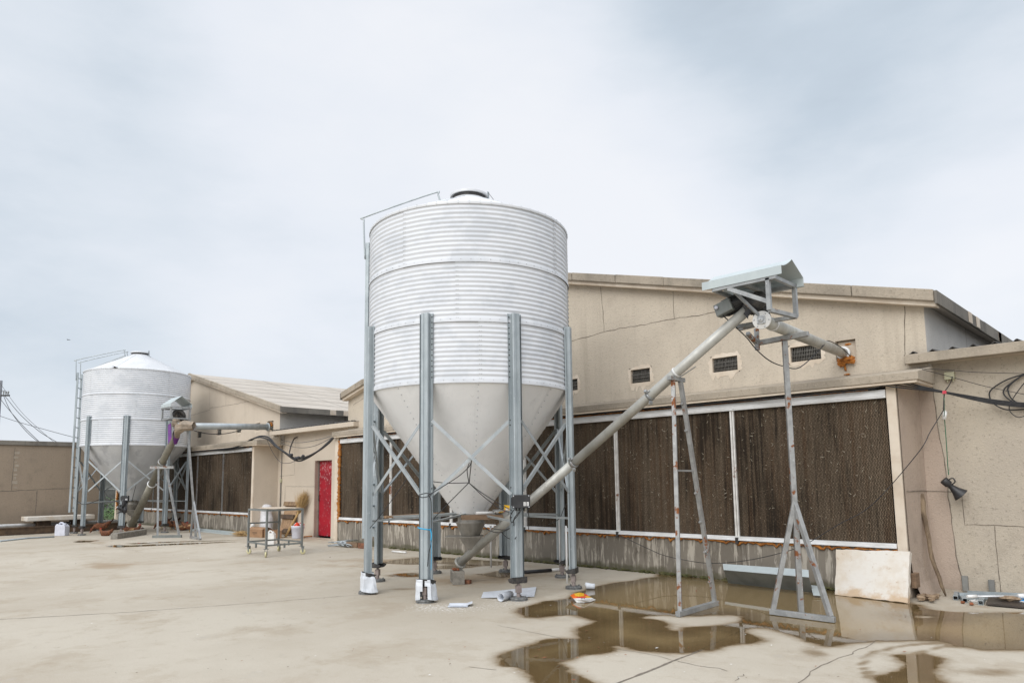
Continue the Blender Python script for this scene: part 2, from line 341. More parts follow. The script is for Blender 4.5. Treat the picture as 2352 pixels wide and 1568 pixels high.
def ground_mat():
    t = NT('worn_yard_concrete')
    big = t.noise(.35, 6, .6); mid = t.noise(1.3, 7, .66)
    col = t.mix(t.step(big, .38, .64), (.475, .428, .352), (.415, .365, .292))
    col = t.mix(t.step(mid, .50, .70, 0, .65), col, (.335, .275, .20))
    col = t.mix(t.step(t.noise(2.6, 7, .7), .58, .74, 0, .5), col, (.50, .48, .44))
    col = t.mix(t.step(t.noise(5.2, 7, .74), .54, .72, 0, .45), col, (.335, .28, .21))
    col = t.mix(t.step(t.noise(8, 6, .72), .60, .74, 0, .5), col, (.50, .48, .445))
    col = t.mix(t.step(t.noise(60, 3, .7), .58, .74, 0, .5), col, (.31, .265, .20))
    col = t.mix(t.step(t.noise(19, 3, .8), .70, .76, 0, .5), col, (.23, .19, .145))
    fine = t.noise(130, 2, .75); col = t.mix(t.step(fine, .48, .72, 0, .38), col, (.29, .25, .195)); col = t.mix(t.step(t.noise(95, 2, .75), .56, .76, 0, .4), col, (.60, .565, .50))
    scr = t.noise(30, 3, .6, t.vec((1, .10, 1), (0, 0, -.6))); col = t.mix(t.step(scr, .70, .76, 0, .3), col, (.33, .285, .22))
    blot = t.noise(.9, 8, .72, None, .3); col = t.mix(t.step(blot, .53, .60, 0, .28), col, (.34, .28, .205))
    a = t.n('ShaderNodeAttribute'); a.attribute_name = 'damp'
    s = t.n('ShaderNodeAttribute'); s.attribute_name = 'stain'
    p = t.n('ShaderNodeAttribute'); p.attribute_name = 'powder'
    dn = t.math('ADD', a.outputs['Fac'], t.math('MULTIPLY_ADD', t.noise(9, 7, .72), .8, -.4))
    damp = t.step(dn, .22, 1.0); col = t.mix(damp, col, t.mix(1.0, col, (.54, .46, .36), 'MULTIPLY'))
    sn = t.math('ADD', s.outputs['Fac'], t.math('MULTIPLY_ADD', t.noise(3.0, 8, .72), .9, -.45))
    col = t.mix(t.step(sn, .38, .85, 0, .75), col, (.285, .205, .125))
    pn = t.math('ADD', p.outputs['Fac'], t.math('MULTIPLY_ADD', t.noise(34, 4, .8, t.vec((1, .8, 1))), 2.6, -1.45))
    col = t.mix(t.step(pn, .70, .92, 0, .7), col, (.76, .75, .73))
    h = t.math('ADD', t.noise(5, 6, .6), t.math('MULTIPLY', t.noise(110, 3, .75), .5)); t.bump(h, .4, .012)
    return t.fin(col, t.step(damp, 0, 1, .88, .5), 0, .3)
MAT['ground'] = ground_mat()

# ------------------------------------------------------------------ mesh kit
class MB:
    def __init__(s): s.v = []; s.f = []; s.mi = []; s.sm = []; s.cur = 0; s.smooth = False
    def add(s, vs, fs):
        o = len(s.v); s.v += [tuple(float(c) for c in p) for p in vs]
        for f in fs: s.f.append([i + o for i in f]); s.mi.append(s.cur); s.sm.append(s.smooth)
        return s
    def box(s, x0, x1, y0, y1, z0, z1, rot=0.0, piv=None):
        vs = [(x, y, z) for z in (z0, z1) for y in (y0, y1) for x in (x0, x1)]
        if rot:
            px, py = piv or ((x0 + x1) / 2, (y0 + y1) / 2); c, n = math.cos(rot), math.sin(rot)
            vs = [(px + (x - px) * c - (y - py) * n, py + (x - px) * n + (y - py) * c, z) for x, y, z in vs]
        return s.add(vs, [(0, 2, 3, 1), (4, 5, 7, 6), (0, 1, 5, 4), (2, 6, 7, 3), (0, 4, 6, 2), (1, 3, 7, 5)])
    def bar(s, p, q, w, h, up=(0, 0, 1)):
        p, q = Vector(p), Vector(q); d = (q - p).normalized(); up = Vector(up)
        a = d.cross(up)
        if a.length < 1e-3: a = d.cross(Vector((1, 0, 0)))
        a.normalize(); b = a.cross(d).normalized()
        vs = [e + a * (i * w / 2) + b * (j * h / 2) for e in (p, q) for i, j in ((-1, -1), (1, -1), (1, 1), (-1, 1))]
        return s.add(vs, [(3, 2, 1, 0), (4, 5, 6, 7)] + [(k, (k + 1) % 4, 4 + (k + 1) % 4, 4 + k) for k in range(4)])
    def tube(s, pts, r, n=8, cap=True):
        pts = [Vector(p) for p in pts]; rs = r if isinstance(r, (list, tuple)) else [r] * len(pts)
        vs, fs = [], []; prev = None
        for i, p in enumerate(pts):
            d = (pts[min(i + 1, len(pts) - 1)] - pts[max(i - 1, 0)]).normalized()
            if prev is None:
                a = d.cross(Vector((0, 0, 1)))
                if a.length < 1e-3: a = d.cross(Vector((1, 0, 0)))
            else: a = prev - d * prev.dot(d)
            a.normalize(); prev = a; b = d.cross(a)
            for k in range(n):
                t = 2 * pi * k / n; vs.append(p + (a * math.cos(t) + b * math.sin(t)) * rs[i])
        for i in range(len(pts) - 1):
            for k in range(n): fs.append((i * n + k, i * n + (k + 1) % n, (i + 1) * n + (k + 1) % n, (i + 1) * n + k))
        sm = s.smooth; s.smooth = True; s.add(vs, fs); s.smooth = sm
        if cap:
            o = len(s.v) - len(vs)
            for ring in (list(range(n))[::-1], list(range(len(vs) - n, len(vs)))):
                s.f.append([o + i for i in ring]); s.mi.append(s.cur); s.sm.append(False)
        return s
    def lathe(s, prof, c, n=32, axis=None, closed=False, smooth=True):
        c = Vector(c); ax = Vector(axis or (0, 0, 1)).normalized(); q = Vector((0, 0, 1)).rotation_difference(ax)
        vs = [c + q @ Vector((r * math.cos(2 * pi * k / n), r * math.sin(2 * pi * k / n), z)) for r, z in prof for k in range(n)]
        fs = [(i * n + k, i * n + (k + 1) % n, (i + 1) * n + (k + 1) % n, (i + 1) * n + k) for i in range(len(prof) - 1) for k in range(n)]
        sm = s.smooth; s.smooth = smooth; s.add(vs, fs); s.smooth = sm
        if closed:
            o = len(s.v) - len(vs)
            for ring in (list(range(n))[::-1], list(range(len(vs) - n, len(vs)))): s.f.append([o + i for i in ring]); s.mi.append(s.cur); s.sm.append(False)
        return s
    def prism(s, poly, ext):                # 3-D polygon pushed along ext
        n = len(poly); e_ = Vector(ext); vs = [Vector(p) for p in poly] + [Vector(p) + e_ for p in poly]
        return s.add(vs, [list(range(n))[::-1], list(range(n, 2 * n))] + [(k, (k + 1) % n, n + (k + 1) % n, n + k) for k in range(n)])
    def dome(s, c, r, axis=(0, 0, 1), n=6, hgt=.6):
        return s.lathe([(r, 0), (r * .75, r * hgt * .75), (.001, r * hgt)], c, n, axis)
    def blob(s, c, r, seed=0, n=10, m=6, jit=.25, sq=(1, 1, 1)):
        rg = random.Random(seed); vs = []
        for i in range(m + 1):
            th = pi * i / m
            for k in range(n):
                ph = 2 * pi * k / n; q = r * (1 + rg.uniform(-jit, jit) * (0 < i < m))
                vs.append((c[0] + sq[0] * q * math.sin(th) * math.cos(ph), c[1] + sq[1] * q * math.sin(th) * math.sin(ph), c[2] + sq[2] * q * math.cos(th)))
        return s.add(vs, [(i * n + k, (i + 1) * n + k, (i + 1) * n + (k + 1) % n, i * n + (k + 1) % n) for i in range(m) for k in range(n)])
    def sheet(s, fn, nu, nv):
        vs = [fn(i / nu, j / nv) for j in range(nv + 1) for i in range(nu + 1)]
        return s.add(vs, [(j * (nu + 1) + i, j * (nu + 1) + i + 1, (j + 1) * (nu + 1) + i + 1, (j + 1) * (nu + 1) + i) for j in range(nv) for i in range(nu)])
    def build(s, name, mats, parent=None, bevel=0.0, thick=0.0):
        mats = [mats] if isinstance(mats, str) else mats
        off = Vector((0, 0, 0)); p = parent
        while p is not None: off += p.location; p = p.parent
        me = bpy.data.meshes.new(name); me.from_pydata([Vector(v) - off for v in s.v], [], s.f)
        for m in mats: me.materials.append(MAT[m])
        me.polygons.foreach_set('material_index', s.mi); me.polygons.foreach_set('use_smooth', s.sm)
        bm = bmesh.new(); bm.from_mesh(me); bmesh.ops.recalc_face_normals(bm, faces=bm.faces[:]); bm.to_mesh(me); bm.free()
        o = bpy.data.objects.new(name, me); COL.objects.link(o); o.parent = parent
        if thick: md = o.modifiers.new('thickness', 'SOLIDIFY'); md.thickness = thick; md.offset = 0
        if bevel: md = o.modifiers.new('edge', 'BEVEL'); md.width = bevel; md.segments = 2; md.limit_method = 'ANGLE'
        return o
def tag(o, label=None, cat=None, group=None, kind=None):
    if label: o['label'] = label
    if cat: o['category'] = cat
    if group: o['group'] = group
    if kind: o['kind'] = kind
    return o
def thing(name, label, cat, loc=(0, 0, 0), group=None):
    o = bpy.data.objects.new(name, None); COL.objects.link(o); o.location = Vector([float(c) for c in loc]); o.empty_display_size = .2
    return tag(o, label, cat, group)
def smoothpts(pts, k=6):
    P = [Vector([float(c) for c in p]) for p in pts]; out = []
    for i in range(len(P) - 1):
        p0, p1, p2, p3 = P[max(i - 1, 0)], P[i], P[i + 1], P[min(i + 2, len(P) - 1)]
        for j in range(k):
            t = j / k; out.append(.5 * ((2 * p1) + (p2 - p0) * t + (2 * p0 - 5 * p1 + 4 * p2 - p3) * t * t + (3 * p1 - p0 - 3 * p2 + p3) * t ** 3))
    return out + [P[-1]]
def sag(p, q, d, k=14):
    p, q = np.array(p, float), np.array(q, float); return [p + (q - p) * t + np.array([0, 0, -4 * d * t * (1 - t)]) for t in np.linspace(0, 1, k + 1)]
def cable(name, label, runs, r, cat='cable', mat='cable', group=None, parent=None, n=6):
    b = MB()
    for pts in runs: b.tube(pts, r, n)
    o = b.build(name, mat, parent)
    if parent is None: tag(o, label, cat, group)
    return o

# ------------------------------------------------------------------ ground and water
def C8(*p): return [(1075.6 + .22866 * x, 1231.0 + .22866 * y) for x, y in p]
def C6(*p): return [(1493.9 + .36484 * x, 1135.4 + .36484 * y) for x, y in p]
def C4(*p): return [(776.8 + .34303 * x, 860.5 + .34303 * y) for x, y in p]
def gpoly(pts): return np.array([G(*p)[:2] for p in pts])
def sdist(P, poly):
    d = np.full(len(P), 1e9); ins = np.zeros(len(P), bool); n = len(poly)
    for i in range(n):
        a, b = poly[i], poly[(i + 1) % n]; ab = b - a
        t = np.clip(((P - a) @ ab) / max(ab @ ab, 1e-12), 0, 1); d = np.minimum(d, np.hypot(*(P - a - t[:, None] * ab).T))
        c = (a[1] > P[:, 1]) != (b[1] > P[:, 1])
        if c.any():
            xx = (b[0] - a[0]) * (P[:, 1] - a[1]) / (b[1] - a[1] + 1e-12) + a[0]; ins ^= c & (P[:, 0] < xx)
    return np.where(ins, d, -d)             # positive inside
MAIN = gpoly(C8((480, 760), (520, 722), (640, 690), (760, 655), (930, 635), (1010, 622), (1090, 560), (1180, 540), (1300, 500), (1480, 465), (1700, 440), (1770, 420), (1900, 408)))
wallside = np.array([[-5.9, 9.06], [-3.6, 9.06], [-2.7, 9.02]])
right_top = gpoly(C6((1650, 690), (1700, 692), (1745, 722), (1900, 740), (2100, 743), (2352, 742)) + [(2420, 1404), (2420, 1496)] + C6((2352, 980), (2250, 978), (2100, 980), (2000, 962), (1920, 956), (1880, 936), (1800, 922), (1660, 918), (1400, 925), (1260, 935), (1170, 955), (1100, 956), (1000, 930), (950, 905), (880, 885), (800, 856), (740, 841), (640, 838), (587, 850), (610, 870), (700, 905), (712, 920), (650, 935), (560, 940), (470, 955), (380, 985), (280, 990)))
left_low = gpoly(C8((2352, 1147), (2200, 1177), (2000, 1170), (1800, 1160), (1650, 1140), (1520, 1105), (1462, 1105), (1500, 1130), (1440, 1160), (1330, 1185), (1180, 1190), (1040, 1230), (940, 1275), (1000, 1320), (1060, 1380), (1200, 1440)) + [(1375, 1572), (1400, 1590), (1250, 1590)] + C8((660, 1474), (600, 1400), (560, 1350), (480, 1310), (340, 1300), (310, 1262), (300, 1205), (380, 1160), (520, 1120), (650, 1080), (780, 1035), (900, 1025), (1120, 1028), (1110, 1000), (1072, 950), (1090, 920), (1200, 890), (1262, 852), (1120, 812), (1030, 790), (900, 795), (720, 820), (580, 812)))
MAINP = np.vstack([MAIN, wallside, right_top, left_low])
ISL1 = gpoly(C8((1728, 818), (1800, 800), (1960, 792), (2060, 800)) + C6((230, 766), (380, 760), (500, 757), (575, 765), (587, 785), (560, 805), (450, 820), (330, 830), (205, 835), (180, 858), (130, 855), (112, 835), (120, 815), (60, 790)) + C8((1900, 840),))
ISL2 = gpoly(C6((1672, 770), (1700, 760), (1780, 765), (1815, 771), (1700, 777)))
LOWR = gpoly(C6((1530, 1010), (1640, 1004), (1720, 1000), (1850, 1030), (1835, 1060), (1782, 1110), (1835, 1165), (1900, 1200), (1960, 1240), (1500, 1260), (1440, 1186), (1400, 1150), (1490, 1130), (1592, 1092), (1602, 1070)))
BACK1 = gpoly(C4((270, 1258), (400, 1236), (540, 1224), (700, 1222), (900, 1236), (1092, 1250), (1088, 1272), (940, 1280), (700, 1264), (480, 1268), (340, 1262)))
BACK1B = gpoly(C4((560, 1290), (700, 1275), (860, 1270), (945, 1278), (880, 1290), (760, 1296), (640, 1298)))
BACK2 = gpoly(C4((925, 1334), (1000, 1328), (1080, 1312), (1180, 1308), (1182, 1352), (1080, 1358), (1000, 1345)))
BACK3 = gpoly(C4((340, 1340), (420, 1328), (500, 1325), (548, 1335), (540, 1350), (450, 1352), (370, 1348)))
BACK4 = gpoly(C4((1265, 1300), (1400, 1290), (1440, 1275), (1425, 1300), (1300, 1318)))
def pud_sd(P):
    s = np.minimum(sdist(P, MAINP), -np.maximum(sdist(P, ISL1), sdist(P, ISL2)))
    for q in (LOWR, BACK1, BACK1B, BACK2, BACK3): s = np.maximum(s, sdist(P, q))
    return s
def grid_axis(lo, hi, st, far): 
    a = list(np.arange(lo, hi + 1e-6, st)); x, g_, h = lo, st, []
    while x > -far: g_ *= 1.6; x -= g_; h.append(x)
    x, g_ = a[-1], st; t = []
    while x < far: g_ *= 1.6; x += g_; t.append(x)
    return np.array(h[::-1] + a + t)
gx, gy = grid_axis(-10.0, .9, .055, 900), grid_axis(2.2, 9.4, .05, 900)
GX, GY = np.meshgrid(gx, gy); P = np.stack([GX.ravel(), GY.ravel()], -1)
near = (P[:, 0] > -11) & (P[:, 0] < 2) & (P[:, 1] > 1.5) & (P[:, 1] < 10.2)
damp = np.zeros(len(P)); stain = np.zeros(len(P)); powder = np.zeros(len(P)) + .0
sdn = np.full(len(P), -9.0); sdn[near] = pud_sd(P[near])
damp = np.clip(np.where(sdn > 0, 1.2, (.66 * np.exp(sdn / .085) + .20 * np.exp(sdn / .35))), 0, 1.3)
def spot(px, py, rx, ry, amp, arr):         # soft round patch, radii in metres along the view and across
    c = G(px, py)[:2]; d = P - c; u, v = d @ RH[:2], d @ FH[:2]; arr += amp * np.exp(-((u / rx) ** 2 + (v / ry) ** 2))
for a in [(1870, 1499, .10, .16, .9), (2285, 1543, .22, .12, .8), (1742, 1323, .3, .12, .6), (1300, 1330, .28, .2, .7), (930, 1352, .3, .12, .8), (1290, 1302, .6, .1, .5)]: spot(*a, damp)
for a in [(880, 1310, 1.4, .5, .5), (1050, 1330, .9, .7, .55), (1250, 1320, 1.0, .5, .5), (1430, 1400, .5, .3, .5), (1260, 1300, 1.2, .6, .5), (1000, 1290, 1.5, .5, .5), (760, 1300, .9, .35, .5), (770, 1280, .6, .2, .5),
          (720, 1240, 1.6, .5, .7), (690, 1236, .9, .3, .6), (420, 1240, 2, .5, .4), (260, 1245, 2, .5, .5), (120, 1240, 2.5, .5, .5), (560, 1235, 1.2, .4, .5), (1200, 1262, 2, .5, .5), (620, 1262, 2.2, .5, .55), (860, 1285, 1.3, .4, .5), (1100, 1345, 1.6, .9, .32), (500, 1290, 2.5, .5, .4), (90, 1270, 3, .5, .45), (250, 1300, 1.2, .25, .4), (140, 1322, .8, .2, .4), (330, 1455, .5, .2, .3), (420, 1490, .35, .12, .35), (900, 1500, .5, .2, .25), (640, 1440, .5, .25, .25), (1020, 1460, .5, .2, .3), (2200, 1430, .5, .3, .5), (2250, 1392, .3, .2, .6), (200, 1300, 3, .6, .35), (1430, 1340, .6, .5, .5)]: spot(*a, stain)
for px, py, rx, ry, amp in [(838, 1368, .45, .45, .62), (975, 1390, .5, .5, .66), (1190, 1382, .55, .45, .62), (1080, 1400, .6, .4, .52), (1322, 1352, .35, .35, .55), (866, 1340, .35, .5, .5), (1290, 1326, .4, .4, .5), (920, 1430, .7, .5, .30), (1140, 1370, .5, .3, .45)]: spot(px, py, rx, ry, amp, powder)
def track(pts, w, amp, arr):
    q = np.array([G(*p)[:2] for p in pts]); d = np.full(len(P), 9.0)
    for a, b in zip(q[:-1], q[1:]):
        ab = b - a; t = np.clip(((P - a) @ ab) / (ab @ ab), 0, 1); d = np.minimum(d, np.hypot(*(P - a - t[:, None] * ab).T))
    arr += amp * np.exp(-(d / w) ** 2)
track(C6((1830, 932), (1700, 940), (1560, 955), (1430, 985), (1350, 1030), (1330, 1075), (1370, 1130), (1410, 1155)), .028, .9, damp)
track(C6((1900, 945), (1780, 970), (1690, 995), (1640, 1020)), .026, .8, damp)
me = bpy.data.meshes.new('yard'); nx, ny = len(gx), len(gy)
iy, ix = np.meshgrid(np.arange(ny - 1), np.arange(nx - 1), indexing='ij'); q0 = (iy * nx + ix).ravel()
me.from_pydata(np.column_stack([P, np.zeros(len(P))]).tolist(), [], np.stack([q0, q0 + 1, q0 + nx + 1, q0 + nx], -1).tolist())
for nm, arr in (('damp', damp), ('stain', np.clip(stain, 0, 1)), ('powder', np.clip(powder, 0, 1))):
    at = me.attributes.new(nm, 'FLOAT', 'POINT'); at.data.foreach_set('value', arr.astype(np.float32))
me.materials.append(MAT['ground']); yard = bpy.data.objects.new('yard', me); COL.objects.link(yard)
tag(yard, 'pale worn concrete yard in front of the poultry houses', 'yard', kind='structure')

def puddle(name, label, sdf, x0, x1, y0, y1, st, scale=1.0, zz=.004):
    xs, ys = np.arange(x0, x1 + st, st), np.arange(y0, y1 + st, st); X_, Y_ = np.meshgrid(xs, ys); Q = np.stack([X_.ravel(), Y_.ravel()], -1); s_ = sdf(Q)
    n_ = len(xs); vs, idx, fs = [], {}, []
    keep = s_ > -.055
    for j in range(len(ys) - 1):
        for i in range(n_ - 1):
            c = (j * n_ + i, j * n_ + i + 1, (j + 1) * n_ + i + 1, (j + 1) * n_ + i)
            if keep[list(c)].any():
                f = []
                for k in c:
                    if k not in idx: idx[k] = len(vs); vs.append((Q[k][0], Q[k][1], zz))
                    f.append(idx[k])
                fs.append(f)
    m_ = bpy.data.meshes.new(name); m_.from_pydata(vs, [], fs); at_ = m_.attributes.new('depth', 'FLOAT', 'POINT')
    dv = np.zeros(len(vs), np.float32)
    for k, i in idx.items(): dv[i] = s_[k] * scale
    at_.data.foreach_set('value', dv); m_.materials.append(MAT['water']); o = bpy.data.objects.new(name, m_); COL.objects.link(o)
    return tag(o, label, 'puddle', 'rain puddles on the yard', 'structure')
def msd(Q): return np.minimum(sdist(Q, MAINP), -np.maximum(sdist(Q, ISL1), sdist(Q, ISL2)))
lo, hi = MAINP.min(0) - .1, MAINP.max(0) + .1
puddle('puddle', 'large brown puddle spreading from the pad wall round both auger stands', msd, lo[0], hi[0], lo[1], hi[1], .04)
for q, lab in ((LOWR, 'small brown puddle among curved tyre tracks, nearest the camera'), (BACK1, 'long shallow puddle along the wall behind the front silo'), (BACK1B, 'thin puddle beside the lower end of the auger'), (BACK2, 'pointed puddle round the rear silo foot near the cement block'), (BACK3, 'shallow puddle left of the cement block between the silo feet')):
    lo, hi = q.min(0) - .08, q.max(0) + .08; puddle('puddle', lab, lambda Q, q=q: sdist(Q, q), lo[0], hi[0], lo[1], hi[1], .03)
for pts, lab in (([(166, 1244), (185, 1241), (206, 1241), (233, 1240), (210, 1244), (180, 1246)], 'small dark puddle in front of the left silo feet'),
                 ([(240, 1255), (262, 1251), (300, 1252), (340, 1250), (420, 1247), (500, 1244), (560, 1243), (470, 1248), (380, 1252), (310, 1255), (268, 1257)], 'long thin puddle streak running left from the trolley'),
                 ([(286, 1248), (340, 1245), (420, 1242.5), (520, 1240), (570, 1239), (500, 1242), (400, 1245), (310, 1249)], 'second thin puddle streak, behind the longer streak')):
    q = gpoly(pts); lo, hi = q.min(0) - .08, q.max(0) + .08; puddle('puddle', lab, lambda Q, q=q: sdist(Q, q) * .8, lo[0], hi[0], lo[1], hi[1], .05)
# bitumen joints and hairline cracks, thin strips on the slab
def strips(b, lines, z):
    for pts, w, jit in lines:
        q = np.array([G(*p)[:2] for p in pts]); full = []
        for a, c in zip(q[:-1], q[1:]):
            n_ = max(2, int(np.linalg.norm(c - a) / .09))
            for t in np.linspace(0, 1, n_, endpoint=False): full.append(a + (c - a) * t + RNG.normal(0, jit, 2))
        full.append(q[-1]); full = np.array(full); vs = []
        for i, p_ in enumerate(full):
            d = full[min(i + 1, len(full) - 1)] - full[max(i - 1, 0)]; d /= np.linalg.norm(d) + 1e-9; nrm = np.array([-d[1], d[0]]); ww = w * (.55 + .9 * RNG.random()) / 2
            vs += [(*(p_ + nrm * ww), z), (*(p_ - nrm * ww), z)]
        b.add(vs, [(2 * i, 2 * i + 1, 2 * i + 3, 2 * i + 2) for i in range(len(full) - 1)])
b = MB()
strips(b, [([(1402, 1575), (1600, 1497), (1830, 1383)], .022, .004), ([(-60, 1425), (300, 1405), (640, 1380), (846, 1364)], .010, .006), ([(1060, 1337), (1180, 1325), (1290, 1318)], .010, .004)], .0025)
b.build('expansion_joint', 'joint', yard)
b = MB()
strips(b, [(C8((1490, 1130), (1700, 1165), (1900, 1200), (2060, 1245)) + C6((180, 1050), (300, 1075), (420, 1092), (485, 1110)), .007, .007), (C6((1420, 920), (1300, 990), (1150, 1040), (1090, 1075), (1010, 1110), (930, 1185)), .007, .012), (C6((600, 1130), (560, 1150), (530, 1172)), .006, .01),
           (C8((290, 890), (520, 940), (780, 990), (930, 1022)), .005, .006), ([(1076, 1531), (1140, 1538)], .006, .004), ([(180, 1240), (330, 1268)], .006, .008)], .0022)
b.build('crack', 'joint', yard)

# ------------------------------------------------------------------ poultry houses
FY, GY = 9.09, 9.65                          # pad plane and gable plane
def wall_cols(b, x0, x1, y, zb, zt, holes, depth=.16, brk=()):
    xs = sorted({x0, x1, *brk, *[h for q in holes for h in q[:2]]})
    for a, c in zip(xs[:-1], xs[1:]):
        segs = [(zb, None)]; hs = sorted([h for h in holes if h[0] <= a + 1e-6 and h[1] >= c - 1e-6], key=lambda h: h[2]); z = zb
        for h in hs:
            b.add([(a, y, z), (c, y, z), (c, y, h[2]), (a, y, h[2])], [(0, 1, 2, 3)]); z = h[3]
        b.add([(a, y, z), (c, y, z), (c, y, zt(c)), (a, y, zt(a))], [(0, 1, 2, 3)])
    for h in holes:
        h0, h1, z0, z1 = h
        for q in (((h0, z0), (h1, z0)), ((h1, z0), (h1, z1)), ((h1, z1), (h0, z1)), ((h0, z1), (h0, z0))):
            b.add([(q[0][0], y, q[0][1]), (q[1][0], y, q[1][1]), (q[1][0], y + depth, q[1][1]), (q[0][0], y + depth, q[0][1])], [(0, 1, 2, 3)])
def vstrip(b, x, z0, z1, y, w=.012, jit=.006):
    n_ = max(2, int((z1 - z0) / .12)); zs = np.linspace(z0, z1, n_ + 1); xs = x + RNG.normal(0, jit, n_ + 1); vs = []
    for xx, zz in zip(xs, zs): ww = w * (.6 + .7 * RNG.random()) / 2; vs += [(xx - ww, y, zz), (xx + ww, y, zz)]
    b.add(vs, [(2 * i, 2 * i + 1, 2 * i + 3, 2 * i + 2) for i in range(n_)])
def lstrip(b, pts, y, w=.009, jit=.007):     # crack along a polyline of (x, z)
    q = []
    for (xa, za), (xb, zb_) in zip(pts[:-1], pts[1:]):
        n_ = max(2, int(math.hypot(xb - xa, zb_ - za) / .1))
        for t in np.linspace(0, 1, n_, endpoint=False): q.append((xa + (xb - xa) * t + RNG.normal(0, jit), za + (zb_ - za) * t + RNG.normal(0, jit)))
    q.append(pts[-1]); vs = []
    for i, (x_, z_) in enumerate(q):
        dx, dz = q[min(i + 1, len(q) - 1)][0] - q[max(i - 1, 0)][0], q[min(i + 1, len(q) - 1)][1] - q[max(i - 1, 0)][1]; L = math.hypot(dx, dz) + 1e-9; ww = w * (.6 + .7 * RNG.random()) / 2
        vs += [(x_ - dz / L * ww, y, z_ + dx / L * ww), (x_ + dz / L * ww, y, z_ - dx / L * ww)]
    b.add(vs, [(2 * i, 2 * i + 1, 2 * i + 3, 2 * i + 2) for i in range(len(q) - 1)])
def foam_line(b, p, q, r, seed, drip=0.0, step=.035):
    rg = random.Random(seed); p, q = Vector(p), Vector(q); n_ = max(3, int((q - p).length / step)); pts, rs = [], []
    for i in range(n_ + 1):
        pts.append(p.lerp(q, i / n_) + Vector((rg.gauss(0, .004), rg.gauss(0, .003), rg.gauss(0, .005) - (drip * rg.random() ** 4)))); rs.append(r * (.45 + .9 * rg.random()))
    b.tube(pts, rs, 6)

